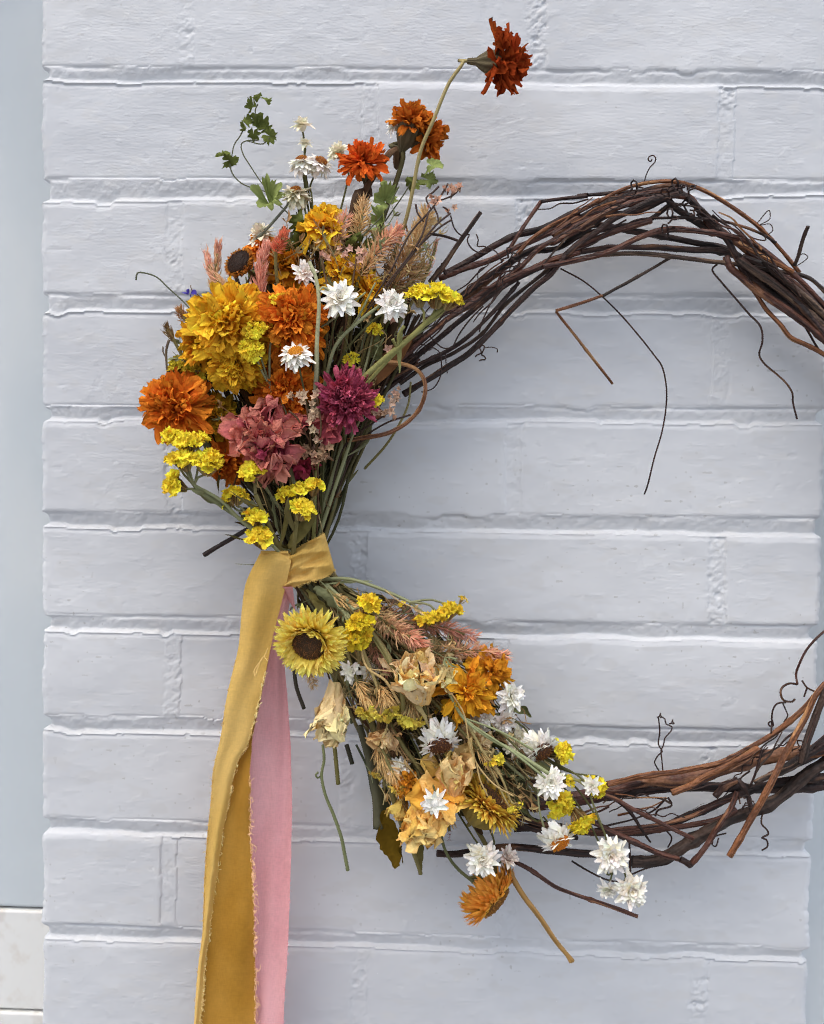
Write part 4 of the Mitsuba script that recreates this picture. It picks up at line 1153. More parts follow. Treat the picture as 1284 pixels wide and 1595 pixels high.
    for i in range(820):
        up_ = i < 360
        hs = hubs if up_ else hubs2
        x, y = hs[rng.randint(len(hs))] if i >= 130 else [(520, 400), (560, 390), (600, 380), (640, 400), (580, 430), (620, 440), (650, 370), (540, 440), (480, 400)][i % 9]
        x, y = x + rng.uniform(-28, 28), y + rng.uniform(-28, 28)
        tx, ty = (488, 868) if up_ else (495, 900)
        m = math.hypot(x - tx, y - ty)
        ln = rng.uniform(18, 46)
        ux, uy = (x - tx) / m + rng.uniform(-.8, .8), (y - ty) / m + rng.uniform(-.8, .8)
        d = rng.uniform(42, (80 if i < 130 else 68) if up_ else 80)
        p0, p1 = np.array([x - ux * ln * .5, y - uy * ln * .5]), np.array([x + ux * ln * .5, y + uy * ln * .5])
        mm = (p0 + p1) / 2 + rng.uniform(-7, 7, 2)
        col = [STRAW, STRAW * .75, lin(150, 116, 74), lin(186, 156, 110), SAGE * .8, BROWN][rng.randint(6)]
        pts = [at(p0[0], p0[1], d - 6), at(mm[0], mm[1], d), at(p1[0], p1[1], d + rng.uniform(-4, 8))]
        stem_tube(wisps, pts, rng.uniform(.00016, .0004), col, i, .005, 4)
        if rng.rand() < .5:                               # tipped with a few chaffy scales
            for k in range(5):
                e = pts[2] + rng.uniform(-.004, .004, 3)
                blade(wisps, pts[2], e + (pts[2] - pts[1]) * .35, .0016, col * rng.uniform(.8, 1.25), rng, n=6)
    g, c = wisps.get()
    part(key, 'dry_wisps', g, 'dry', True, c, stuff=True)


bundle()


def leaves(name, label, specs, seed, group=None, category='leaf'):
    """Dry leaves seen singly: (px0, py0, d0, px1, py1, d1, width px, colour)."""
    rng = np.random.RandomState(seed)
    key = thing(name, label, category, group)
    for s in specs:
        a = Acc()
        blade(a, at(*s[0:3]), at(*s[3:6]), size(s[6], s[2]), s[7], rng, n=14, bend=.08)
        g, c = a.get()
        part(key, 'blade', g, 'petal', True, c)


leaves('dry_leaf', 'folded olive dry leaves at the lower left, pointing away from the ribbon knot', [(470, 850, 60, 352, 832, 56, 14, OLIVE * .8), (455, 858, 66, 372, 800, 60, 18, OLIVE * .7), (440, 872, 62, 366, 878, 58, 7, SAGE)], 1)
leaves('dry_leaf', 'broad pale olive leaf standing right above the ribbon band', [(448, 852, 76, 492, 798, 78, 24, OLIVE), (440, 850, 74, 420, 770, 74, 16, SAGE * .8), (437, 850, 78, 452, 745, 80, 9, OLIVE)], 2)
leaves('dry_leaf', 'grey green leaves just under the ribbon band, right of the pink fold', [(490, 915, 72, 545, 955, 76, 24, SAGE), (478, 918, 70, 515, 962, 74, 16, OLIVE), (500, 910, 66, 580, 905, 60, 9, SAGE), (505, 905, 60, 600, 930, 58, 6, OLIVE)], 3)
leaves('dry_leaf', 'narrow brown folded leaf hanging under the left yellow statice', [(372, 730, 72, 342, 790, 70, 12, BROWN), (352, 700, 68, 340, 770, 66, 14, OLIVE * .8)], 4)
leaves('dry_leaf', 'curled dark brown leaves at the lowest point of the lower bunch', [(598, 1262, 58, 620, 1350, 56, 34, lin(104, 82, 26)), (610, 1225, 60, 632, 1290, 60, 34, lin(112, 92, 34)), (630, 1280, 56, 628, 1345, 58, 22, lin(92, 74, 24)), (655, 1300, 54, 652, 1362, 52, 22, OLIVE * .8)], 5)
leaves('dry_leaf', 'brown withered leaf lying between the white flower and the vine canes', [(560, 610, 52, 640, 530, 52, 30, lin(120, 84, 56)), (570, 620, 50, 600, 650, 46, 34, lin(104, 70, 50)), (600, 560, 50, 650, 520, 50, 20, lin(116, 78, 52))], 6)

# ------------------------------------------------------------------ upper bunch: marigolds and other double blooms
marigold('marigold', 'rust red dried marigold nodding on the tallest stalk at the top', 786, 98, 56, 47, (1.0, -.1, .12), RUST, lin(150, 52, 14), 11, N=46, wide=.34, via=[(722, 96, 58), (700, 128, 60), (676, 185, 62), (655, 235, 62), (644, 290, 60), (630, 350, 56)], end=(560, 560, 48), calyx=(44, 16), crumple=.003, srad=.0013, scol=STRAW * .8, low=12)
marigold('marigold', 'bronze orange marigold with a ribbed calyx, left one of the pair under the tall stalk', 642, 186, 52, 34, (.35, .9, .45), lin(208, 120, 20), ORADEEP, 12, N=50, via=[(616, 232, 50), (590, 262, 50), (565, 310, 48)], end=(530, 520, 44), calyx=(48, 15), crumple=.0018, srad=.0024, scol=BROWN, low=25)
marigold('marigold', 'bronze marigold behind the pale stalk, right one of the pair', 668, 212, 44, 34, (.9, .1, .4), lin(204, 112, 16), lin(170, 72, 10), 13, N=46, via=[(628, 236, 44), (618, 280, 44), (600, 330, 44)], end=(540, 520, 42), calyx=(40, 14), crumple=.002, srad=.0018, low=15)
marigold('marigold', 'small bright red orange marigold standing left of the bronze pair', 564, 248, 58, 34, (-.1, .6, .7), lin(226, 104, 14), lin(196, 70, 8), 14, N=56, wide=.3, via=[(558, 300, 56), (548, 345, 52)], end=(520, 560, 46), calyx=(40, 12), crumple=.0022, srad=.0028, scol=BROWN * .6, low=5)
marigold('zinnia', 'golden yellow bloom seen from the side between white everlastings and pink plumes', 502, 350, 62, 36, (.15, .8, .6), YEL, YELDEEP, 15, N=34, wide=.6, via=[(500, 400, 58)], end=(495, 600, 48), crumple=.0028, ruf=.1)
marigold('zinnia', 'yellow bloom half hidden by stalks above the two pure white everlastings', 532, 422, 64, 34, (.1, .6, .7), YEL, YELDEEP, 16, N=30, wide=.62, crumple=.0026, ruf=.1)
marigold('zinnia', 'amber yellow petals behind the salmon pink globe', 442, 412, 54, 36, (-.1, .5, .8), lin(226, 158, 16), YELDEEP, 17, N=30, wide=.6, crumple=.0026, ruf=.1)
marigold('zinnia', 'flat yellow bloom leaning right under the pink plumes', 577, 450, 66, 30, (.5, .5, .5), YEL, YELDEEP, 18, N=22, wide=.6, crumple=.0024, ruf=.08, flat=1)
marigold('marigold', 'orange petals beside the dark seed head at the upper left of the bunch', 408, 388, 50, 27, (-.1, .7, .7), ORA, ORADEEP, 19, N=34, wide=.42)
marigold('marigold', 'largest golden yellow ruffled bloom in the middle of the upper bunch', 357, 500, 82, 63, (-.22, .32, 1), YEL, lin(228, 160, 10), 21, N=96, wide=.36, crumple=.0034, ruf=.13)
marigold('marigold', 'golden yellow bloom drooping below the largest one', 366, 566, 76, 52, (.05, -.55, .85), YEL, lin(214, 146, 10), 22, N=60, wide=.44, crumple=.003, ruf=.12, flat=1)
marigold('marigold', 'golden yellow bloom at the left, tucked under the edge of the largest one', 313, 528, 66, 44, (-.6, .0, .8), lin(236, 180, 14), YELDEEP, 23, N=54, wide=.42, crumple=.003, ruf=.12)
marigold('marigold', 'yellow petals peeping out between the lower golden bloom and the pink rose', 340, 650, 56, 36, (-.1, .2, .9), lin(206, 166, 20), lin(180, 128, 14), 24, N=34, wide=.5)
marigold('marigold', 'plump orange marigold right of the largest yellow bloom', 455, 497, 80, 54, (.05, .25, 1), ORA, lin(222, 104, 8), 25, N=88, wide=.34, crumple=.0026)
marigold('marigold', 'orange marigold sticking out at the far left above yellow statice', 268, 632, 70, 54, (-.5, .15, .85), ORA, lin(216, 98, 8), 26, N=72, wide=.40, crumple=.0032)
marigold('marigold', 'orange marigold between the two pink blooms and the white daisy', 446, 604, 66, 48, (.0, .3, 1), lin(240, 140, 18), lin(226, 112, 8), 27, N=64, wide=.38, crumple=.003)
marigold('marigold', 'faded orange petals hanging below the pink rose at its left', 352, 722, 58, 36, (-.2, -.5, .8), lin(214, 120, 20), ORADEEP, 28, N=34, wide=.42, crumple=.003)
rose('rose', 'dusty pink crumpled rose low in the upper bunch', 414, 684, 88, 57, (.0, .18, 1), MAGENTA * .6 + PINK * .4, lin(216, 138, 116), 31, N=40, wide=.64, crumple=.0066, curl=(-1.9, 1.6))
rose('rose', 'small withered pink rose bud under the dusty pink rose', 466, 722, 66, 30, (.25, -.8, .5), PINK, MAGENTA, 32, N=12, wide=1.0)
rose('rose', 'loose dusty pink petals between the two pink blooms', 510, 658, 78, 32, (-.5, .1, .8), PINK, PINK * .8 + PINKTAN * .2, 33, N=9, wide=1.0, els=(40, 0))
marigold('aster', 'magenta double aster with many curled narrow petals', 541, 622, 82, 47, (.2, .12, 1), lin(206, 96, 124), lin(168, 52, 84), 34, N=118, wide=.22, crumple=.002, ruf=.2, low=18, bend=(.0, 1.3), scol=GREEN)

# everlastings of the upper bunch
GW = 'small white everlastings at the top of the bunch'
EY = (lin(126, 70, 20), lin(206, 140, 40))
DK = (lin(84, 50, 30), lin(140, 92, 44))
everlasting('everlasting', 'topmost tiny cream everlasting above the cluster of white ones', 470, 193, 46, 19, (-.1, .9, .4), 41, N=30, c1=IVORY, end=(490, 430, 44), via=[(472, 260, 46)])
everlasting('everlasting', 'tiny closed cream everlasting on the stalk under the topmost one', 475, 222, 44, 13, (.1, .9, .5), 42, N=24, c1=IVORY, via=[(476, 270, 44)], end=(490, 430, 44))
everlasting('everlasting', 'white everlasting with an orange eye turned up, left of the top cluster', 470, 250, 54, 27, (-.15, .9, .35), 43, eye=EY, N=48, via=[(473, 310, 52)], end=(495, 440, 46), eye_r=.34, el=(20, -60))
everlasting('everlasting', 'white everlasting with an orange eye turned to the right in the top cluster', 500, 252, 50, 25, (.45, .75, .45), 44, eye=EY, N=44, via=[(485, 300, 50)], end=(490, 440, 46), eye_r=.38, el=(10, -65))
everlasting('everlasting', 'cream everlasting peeping out left of the small red orange marigold', 527, 236, 46, 22, (-.3, .6, .6), 45, N=34, via=[(540, 290, 44)], end=(510, 440, 44), c1=IVORY)
everlasting('everlasting', 'white everlasting half hidden behind the bronze marigold pair', 614, 195, 44, 18, (-.7, .5, .4), 46, N=30, end=(540, 440, 42), via=[(585, 260, 42)])
everlasting('everlasting', 'pale green white everlasting with brown eye beside the ivy leaf', 461, 298, 52, 29, (-.1, .9, .35), 47, eye=EY, N=44, el=(10, -60), via=[(470, 350, 50)], c1=IVORY, c0=lin(206, 208, 176), eye_r=.3)
everlasting('everlasting', 'pale everlasting above the orange petals at the upper left', 404, 358, 52, 24, (-.3, .75, .5), 48, N=36, c1=IVORY, tall=.4, via=[(415, 400, 50)])
everlasting('everlasting', 'white everlasting with a blushed side, left of the stout white stalk', 474, 424, 74, 21, (.3, .2, .9), 49, N=30, c0=lin(226, 180, 156), via=[(490, 470, 74)])
everlasting('everlasting', 'pure white everlasting with a brown speck, right of the plump orange marigold', 530, 466, 88, 32, (.15, .35, .9), 50, N=46, via=[(522, 500, 78), (512, 560, 66)])
everlasting('everlasting', 'pure white everlasting left of the bright yellow statice', 611, 474, 84, 27, (.3, .15, .9), 51, N=44, via=[(580, 500, 78), (530, 560, 66), (506, 640, 60)], c0=WHITE)
everlasting('daisy', 'white daisy like everlasting with a tall orange eye, under the plump orange marigold', 461, 549, 96, 29, (-.12, .8, .5), 52, eye=(lin(196, 124, 20), lin(232, 168, 40)), N=48, eye_r=.42, el=(20, -42))

GS = 'sprigs of yellow statice'
statice('statice', 'brightest yellow statice, touching the vine canes at the right of the upper bunch', [(650, 452, 84, 17, (-.2, .8, .5), 13), (682, 450, 86, 19, (.1, .8, .5), 16), (706, 460, 84, 16, (.4, .6, .5), 12)], [(660, 508, 80), (610, 555, 78), (560, 612, 74), (500, 700, 64), (488, 850, 56)], 61, stem=.0013, scol=lin(140, 140, 84))
statice('statice', 'small lemon statice between the largest yellow bloom and the plump orange marigold', [(432, 462, 88, 12, (.1, .6, .7), 8), (398, 512, 96, 15, (.2, .3, .9), 11), (390, 542, 96, 16, (.0, .1, 1), 12)], [(420, 600, 76), (470, 800, 60)], 62)
statice('statice', 'few yellow florets deep between the white everlasting and the brown leaf', [(584, 512, 68, 11, (.2, .3, .9), 6), (548, 556, 64, 11, (.2, .3, .8), 5)], [(560, 600, 62), (495, 820, 54)], 63)
statice('statice', 'dull greenish yellow statice left of the drooping golden bloom', [(271, 565, 60, 14, (-.5, .5, .6), 8), (292, 572, 64, 14, (-.2, .5, .8), 9), (300, 590, 62, 15, (-.2, .2, .9), 9)], [(330, 640, 58), (470, 840, 52)], 64, col=lin(206, 190, 40))
statice('statice', 'wide lemon statice cluster under the far left orange marigold', [(266, 674, 88, 15, (-.3, .7, .7), 11), (291, 684, 92, 18, (.0, .7, .7), 15), (312, 680, 88, 13, (.3, .7, .6), 9), (282, 708, 94, 19, (-.2, .7, .7), 16), (322, 712, 92, 21, (.1, .7, .7), 17), (260, 712, 84, 9, (-.5, .5, .6), 5)], [(303, 756, 84), (345, 780, 80), (380, 815, 74), (470, 872, 60)], 65, leaves=2)
statice('statice', 'single lemon statice head leaning out furthest left', [(264, 750, 84, 19, (-.85, .35, .4), 16)], [(305, 762, 82), (350, 792, 76), (470, 872, 58)], 66)
statice('statice', 'lemon statice head in front of the lower edge of the dusty pink rose', [(391, 727, 98, 18, (.0, .55, .8), 14)], [(398, 770, 92), (415, 810, 84), (440, 865, 70)], 67, stem=.0016, scol=OLIVE)
statice('statice', 'pale lemon statice in a column above the left leaves', [(366, 764, 82, 16, (.0, .8, .5), 12), (352, 776, 78, 12, (-.4, .6, .6), 7)], [(385, 800, 76), (452, 872, 60)], 68)
statice('statice', 'two lemon statice heads one above the other, close above the ribbon loop', [(395, 800, 90, 16, (-.2, .7, .7), 12), (400, 832, 92, 19, (-.3, .6, .7), 15)], [(425, 850, 82), (455, 880, 66)], 69)
statice('statice', 'four lemon statice heads just above the ribbon band', [(441, 766, 86, 14, (-.4, .6, .6), 10), (466, 760, 86, 15, (.1, .8, .5), 11), (491, 752, 82, 14, (.2, .8, .5), 11), (474, 788, 92, 18, (.3, .6, .7), 14)], [(462, 812, 84), (456, 868, 72)], 70, stem=.0016, scol=OLIVE)
statice('statice', 'one lemon floret cluster at the right edge of the magenta aster', [(588, 621, 80, 12, (.4, .3, .8), 8)], [(545, 690, 66), (495, 840, 54)], 71)

# plumes
RO, SW, BR = lin(212, 154, 134), lin(204, 178, 130), lin(156, 120, 90)
GP = 'feathery celosia plumes in the bunches'
plume('celosia', 'straw pink plume at the far upper left, its tip thin and pointed', [(342, 478, 52), (334, 440, 52), (338, 408, 52), (340, 378, 52)], 24, 81, SW, RO * .8, n=330, ang=(12, 34), group=None, end=(440, 700, 46))
plume('celosia', 'straw pink plume leaning left beside the dark seed head', [(366, 480, 58), (352, 450, 58), (330, 425, 56), (320, 392, 54)], 23, 82, SW, RO, n=330, ang=(12, 34), end=(440, 700, 46))
plume('celosia', 'dusty pink plume right of the dark seed head', [(404, 470, 66), (404, 440, 66), (408, 410, 66), (416, 380, 64)], 27, 83, RO * .9, RO, n=420, ang=(15, 45), end=(450, 700, 46))
plume('celosia', 'straw plume with loose pink bristles right of the side-on yellow bloom', [(518, 408, 66), (523, 380, 66), (532, 352, 64), (540, 335, 62)], 26, 84, SW, RO, n=330, end=(500, 640, 48))
plume('celosia', 'straw plume under the small red orange marigold', [(556, 372, 58), (564, 340, 58), (566, 310, 56)], 25, 85, SW, SW * .9 + RO * .2, n=300, end=(520, 640, 46))
plume('celosia', 'straw plume with a rose pink tip, centre of the upper plumes', [(560, 432, 68), (578, 402, 70), (600, 376, 68), (622, 358, 64)], 30, 86, SW, RO * 1.05, n=480, end=(520, 640, 48))
plume('celosia', 'tall bushy straw brown plume nearest the vine canes', [(612, 452, 64), (630, 410, 66), (652, 368, 64), (668, 330, 60)], 34, 87, BR, SW, n=620, end=(540, 640, 48))
plume('celosia', 'wisp of a pink plume between tall brown plume and broken cane', [(662, 432, 54), (674, 400, 54), (682, 372, 54)], 15, 88, RO * .9, RO, n=120, ang=(10, 36), end=(560, 600, 46))
plume('celosia', 'brown tufted plume behind the bright yellow statice', [(600, 470, 56), (640, 440, 58), (664, 408, 56)], 28, 89, BR * .9, SW * .9, n=380, end=(540, 640, 46))
plume('globe_amaranth', 'salmon pink clover like globe above the amber petals', [(430, 392, 68), (438, 372, 70), (446, 358, 70)], 20, 90, lin(206, 122, 98), lin(214, 132, 100), n=560, ang=(40, 80), blen=.75, group=None, end=(460, 600, 50), cat='flower')

strawflower('coneflower', 'dark brown seed head with short bronze rays at the upper left', 372, 408, 62, 30, (-.45, .45, .8), 95, lin(196, 128, 40), lin(176, 104, 30), .62, N=60, end=TIE_UP, eye=(lin(48, 34, 28), lin(84, 58, 44)), el=(50, 20))
plume('seed_head', 'tawny bristly seed head at the left beside the big golden bloom', [(290, 500, 56), (284, 490, 56), (279, 480, 56)], 18, 96, lin(140, 98, 60), lin(176, 130, 84), n=170, ang=(15, 60), group=None, end=(440, 760, 48), via=[(310, 560, 52)], cat='seed head')
plume('seed_head', 'dark tipped dry seed head furthest left, above the greenish statice', [(272, 532, 54), (264, 518, 54), (258, 506, 54)], 19, 97, lin(128, 104, 70), lin(96, 76, 54), n=150, ang=(10, 50), group=None, end=(440, 760, 48), via=[(288, 560, 52)], cat='seed head')


def larkspur():
    key = thing('larkspur', 'tiny violet blue floret on a hair thin stalk at the left', 'flower')
    a, rng = Acc(), np.random.RandomState(4)
    for x, y, ex, ey in ((294, 458, 282, 456), (297, 458, 303, 466), (298, 456, 306, 458), (295, 455, 290, 452)):
        blade(a, at(x, y, 60), at(ex, ey, 62), .0036, lin(78, 70, 160), rng, n=8)
    g, c = a.get()
    part(key, 'petals', g, 'petal', True, c)
    b = Acc()
    stem_tube(b, [at(297, 444, 60), at(299, 452, 60), at(312, 462, 58), at(322, 478, 54)], .00035, BROWN, 1)
    g, c = b.get()
    part(key, 'stem', g, 'dry', True, c)


larkspur()


def ivy(name, label, leaf_specs, vines, seed):
    key = thing(name, label, 'ivy')
    for i, s in enumerate(leaf_specs):
        a = Acc()
        lobed_leaf(a, *s[:5], seed + i, s[5], roll=s[6], lobes=s[7] if len(s) > 7 else 5, fold=s[8] if len(s) > 8 else .5, spike=s[9] if len(s) > 9 else .55)
        g, c = a.get()
        part(key, 'leaf', g, 'petal', True, c)
    for v in vines:
        a = Acc()
        stem_tube(a, [at(*q) for q in v], .00042, lin(84, 86, 64), seed, .003, 5)
        g, c = a.get()
        part(key, 'stem', g, 'dry', True, c)


DG, LG = lin(92, 100, 52), lin(136, 148, 88)
ivy('ivy_sprig', 'thin curling ivy sprig with small dark green spiky leaves at the top left', [
    (392, 162, 52, 15, (-.3, .3, .9), DG, 2.6, 7), (413, 155, 50, 15, (.3, .4, .8), DG * 1.2, -.6, 7), (400, 153, 54, 13, (.1, .6, .8), DG, .4, 7),
    (385, 193, 54, 19, (-.5, .2, .8), DG * 1.1, .6, 6), (402, 190, 52, 20, (.2, .5, .8), DG * .8, -.4, 7), (414, 196, 50, 19, (.4, .3, .8), DG * 1.1, -1.0, 7), (420, 212, 52, 18, (.2, -.4, .8), DG, -1.9, 9), (396, 208, 52, 15, (-.1, -.3, .9), DG, 2.9, 7),
    (350, 243, 50, 21, (.15, .75, .6), DG * 1.2, 1.0, 4), (357, 250, 52, 19, (-.2, -.5, .8), DG, -1.6, 3)],
    [[(440, 318, 52), (418, 300, 52), (398, 294, 52), (376, 285, 52), (362, 270, 52), (358, 255, 52)], [(420, 298, 54), (408, 285, 54), (390, 258, 54), (378, 238, 54), (376, 224, 54), (384, 219, 54), (402, 218, 52)], [(361, 244, 52), (365, 225, 52), (374, 212, 53), (379, 202, 53)], [(398, 182, 53), (398, 170, 53), (402, 162, 53)],
     [(470, 380, 50), (455, 340, 50), (432, 316, 52)], [(384, 219, 54), (410, 224, 52), (420, 214, 52)]], 110)
ivy('ivy_leaf', 'pale green folded ivy leaf left of the cream everlastings', [(416, 304, 58, 34, (.0, .35, .9), LG, -2.5, 5, .8, .6), (425, 298, 56, 26, (.5, .3, .8), LG * .9, -1.2, 5, .6)], [[(430, 314, 54), (452, 336, 54), (466, 356, 52)]], 120)
ivy('ivy_leaf', 'drooping green ivy leaves just below the bronze marigold pair', [(672, 260, 54, 24, (.4, .5, .7), LG * 1.15, -1.4, 5), (666, 280, 50, 20, (.3, -.2, .9), LG * .8, -1.8, 5), (648, 290, 48, 22, (-.3, .2, .9), DG * 1.2, 2.6, 5)], [[(655, 250, 52), (640, 285, 52), (600, 345, 50)]], 130)
ivy('ivy_leaf', 'green curled ivy leaves between red orange marigold and tall pale stalk', [(602, 306, 58, 28, (.2, .2, .9), LG, .5, 5, .8), (594, 340, 62, 27, (-.3, .1, .9), LG, .2, 4, .9), (592, 362, 60, 22, (.1, -.2, .9), LG * .9, 3.0, 4, .8), (555, 375, 62, 24, (-.3, .2, .9), DG, 2.4, 4, .9), (566, 380, 64, 24, (.4, .2, .9), DG * .8, 2.8, 4, .9)], [[(622, 290, 58), (600, 330, 60), (560, 372, 64)]], 140)
ivy('ivy_leaf', 'dark green leaf behind the salmon globe', [(468, 350, 54, 32, (.4, .2, .9), DG, 2.9, 4, .8), (470, 378, 56, 26, (.3, .1, .9), DG * .8, 2.9, 4, .8), (458, 385, 54, 24, (-.3, .1, .9), DG * .7, 2.9, 4)], [[(462, 330, 52), (468, 400, 54)]], 150)


def mist(name, label, branches, florets, seed, col, bcol, r=.0006, fr=7, group=None):
    """Forked wiry stalks set with tiny star shaped dry blossoms."""
    rng = np.random.RandomState(seed)
    key = thing(name, label, 'flower sprig', group)
    for b in branches:
        a = Acc()
        stem_tube(a, [at(*q) for q in b], r, bcol, seed, .003, 5)
        g, c = a.get()
        part(key, 'stem', g, 'dry', True, c)
    for x, y, d in florets:
        B = basis(face((rng.uniform(-.6, .6), rng.uniform(-.2, .8), .8)))
        R = size(fr * rng.uniform(.75, 1.2), d)
        az = np.arange(5) * 2 * np.pi / 5 + rng.rand()
        P = petals(rng, az, R * .1, 0, np.radians(rng.uniform(15, 60)) + rng.uniform(-.2, .2, 5), R, R * .6, curl=rng.uniform(-.4, .6, 5), cup=.3, prof=(.6, .5), tip=.2, crumple=.0004, freq=300, nu=4, nv=4, c0=col * .8, c1=col, cj=.1)
        a = Acc()
        for v, c in zip(P[0], P[2]):
            a.add(v @ B.T + at(x, y, d), P[1], c)
        v, f, _ = tube(np.array([at(x, y, d) - B[:, 2] * R, at(x, y, d)]), np.array([R * .08, R * .28]), 6)
        a.add(v, f, bcol * .7 + col * .3)
        g, c = a.get()
        part(key, 'blossom', g, 'petal', True, c)


WB = lin(60, 44, 38)
rg = np.random.RandomState(8)
mist('sea_lavender', 'wiry dark sprig with tiny pale pink blossoms at the upper right, beside the broken cane', [
    [(572, 480, 74), (610, 420, 76), (640, 362, 74), (672, 326, 70), (690, 300, 66), (698, 286, 64)], [(580, 478, 76), (640, 400, 78), (680, 350, 74), (702, 332, 70)], [(560, 500, 74), (605, 440, 78), (655, 372, 76), (668, 330, 72)], [(645, 390, 76), (688, 352, 72), (704, 342, 70)],
    [(686, 312, 68), (706, 304, 66), (714, 296, 64)], [(690, 322, 70), (700, 328, 68)], [(672, 326, 70), (664, 308, 68), (674, 300, 66), (684, 290, 66)], [(683, 345, 72), (682, 335, 70), (676, 322, 70)], [(660, 345, 72), (650, 330, 70), (648, 318, 70)]],
    [(702, 292, 64), (710, 296, 64), (698, 298, 66), (716, 292, 64), (705, 302, 65), (707, 323, 68), (698, 330, 68), (693, 294, 66), (676, 316, 68), (682, 312, 68), (668, 322, 70), (674, 306, 67)], 160, lin(218, 176, 150), WB, fr=8)
mist('sea_lavender', 'tiny cream blossoms in a cluster between the dusty pink rose and the magenta aster', [[(500, 800, 60), (486, 720, 72), (482, 660, 84), (476, 625, 88)], [(486, 720, 74), (500, 670, 86), (494, 615, 88)], [(484, 690, 78), (462, 650, 88), (450, 640, 90)]],
     [(476 + rg.uniform(-24, 20), 622 + rg.uniform(-14, 18), 90 + rg.uniform(-4, 6)) for _ in range(11)] + [(488 + rg.uniform(-14, 14), 664 + rg.uniform(-22, 24), 84 + rg.uniform(-6, 6)) for _ in range(13)], 170, lin(224, 196, 164), BROWN, fr=9)
mist('sea_lavender', 'tan crumpled blossoms between the pink bloom and the dark stalks', [[(494, 830, 58), (496, 760, 66), (492, 700, 78)]], [(492 + rg.uniform(-26, 22), 702 + rg.uniform(-14, 20), 80 + rg.uniform(-6, 5)) for _ in range(14)], 180, lin(184, 148, 120), BROWN, fr=10)
mist('sea_lavender', 'small cream and pink blossoms right of the magenta aster', [[(510, 790, 56), (540, 690, 62), (580, 660, 68), (612, 638, 68)], [(520, 780, 54), (560, 690, 60), (600, 660, 64), (640, 646, 60)], [(505, 800, 54), (560, 690, 56), (610, 672, 56)]],
     [(600 + rg.uniform(-16, 14), 640 + rg.uniform(-14, 16), 72 + rg.uniform(-4, 6)) for _ in range(9)] + [(614, 612, 70), (622, 606, 70), (618, 622, 68), (606, 618, 70), (620, 616, 70)], 190, lin(220, 184, 158), WB, fr=8)
mist('sea_lavender', 'pale pink blossoms scattered among the plumes above the white everlastings', [[(520, 560, 64), (516, 480, 72), (500, 400, 72)], [(530, 560, 64), (548, 450, 74), (556, 398, 74)]],
     [(566, 396, 78), (560, 392, 78), (540, 396, 76), (536, 400, 76), (508, 402, 74), (500, 398, 72), (550, 412, 78), (545, 388, 74), (560, 404, 78), (530, 388, 74), (610, 500, 76), (605, 545, 62), (515, 478, 80)], 200, lin(224, 180, 158), BROWN, fr=8)


def loose(name, label, pts, r, col, seed, mat='dry', taper=.3, extra=()):
    key = numbered(name)
    labels[key] = {'label': label, 'category': 'stalk'}
    a = Acc()
    stem_tube(a, [at(*q) for q in pts], r, col, seed, .003, 7, taper)
    for e in extra:
        stem_tube(a, [at(*q) for q in e], r * .6, col, seed + 1, .003, 5, taper)
    g, c = a.get()
    put(key, g, mat, True, c)


loose('dry_stalk', 'stout pale grey green stalk running down through the middle of the upper bunch', [(482, 408, 86), (492, 432, 90), (497, 470, 92), (494, 530, 92), (493, 580, 88), (488, 660, 70)], .0013, lin(150, 150, 116), 1, extra=[[(497, 455, 92), (503, 447, 92), (512, 452, 90)], [(492, 430, 90), (484, 418, 90)]])
loose('dry_stalk', 'thick ribbed green stalk slanting up to the bright yellow statice', [(700, 470, 78), (672, 495, 80), (640, 525, 82), (600, 558, 82), (562, 594, 80), (540, 630, 66)], .0017, lin(126, 124, 72), 2, extra=[[(620, 540, 83), (622, 520, 86), (630, 508, 88)], [(618, 540, 83), (612, 528, 86)]])
loose('dry_stalk', 'thin green stalk crossing behind the brown loop of cane', [(640, 595, 44), (636, 630, 46), (618, 668, 46), (600, 695, 44), (568, 730, 38)], .0008, OLIVE, 3)
loose('dry_stalk', 'thin grey green stalks arching over the right everlasting', [(600, 470, 82), (560, 500, 80), (525, 535, 78), (510, 580, 72), (500, 640, 60)], .0011, SAGE, 4, extra=[[(570, 455, 80), (540, 480, 80), (515, 500, 78), (480, 520, 70)], [(585, 440, 80), (560, 490, 76), (540, 520, 72)]])
loose('grass_stalk', 'hair thin grass stalk bending out to the far left', [(300, 486, 54), (286, 470, 52), (262, 448, 50), (245, 432, 50), (230, 426, 50), (214, 425, 50), (212, 436, 50)], .0005, lin(84, 88, 70), 5)
loose('dry_stalk', 'short dark rod like stalk under the ivy and everlastings', [(462, 302, 52), (446, 322, 54), (418, 354, 56), (400, 372, 54)], .0009, lin(96, 98, 84), 6)
loose('dry_stalk', 'thin bare stalk with hooked side shoots left of the greenish statice', [(261, 582, 56), (259, 560, 56), (259, 545, 56), (263, 530, 56)], .0008, lin(96, 84, 70), 7, extra=[[(258, 556, 56), (254, 548, 56), (254, 540, 56)]])

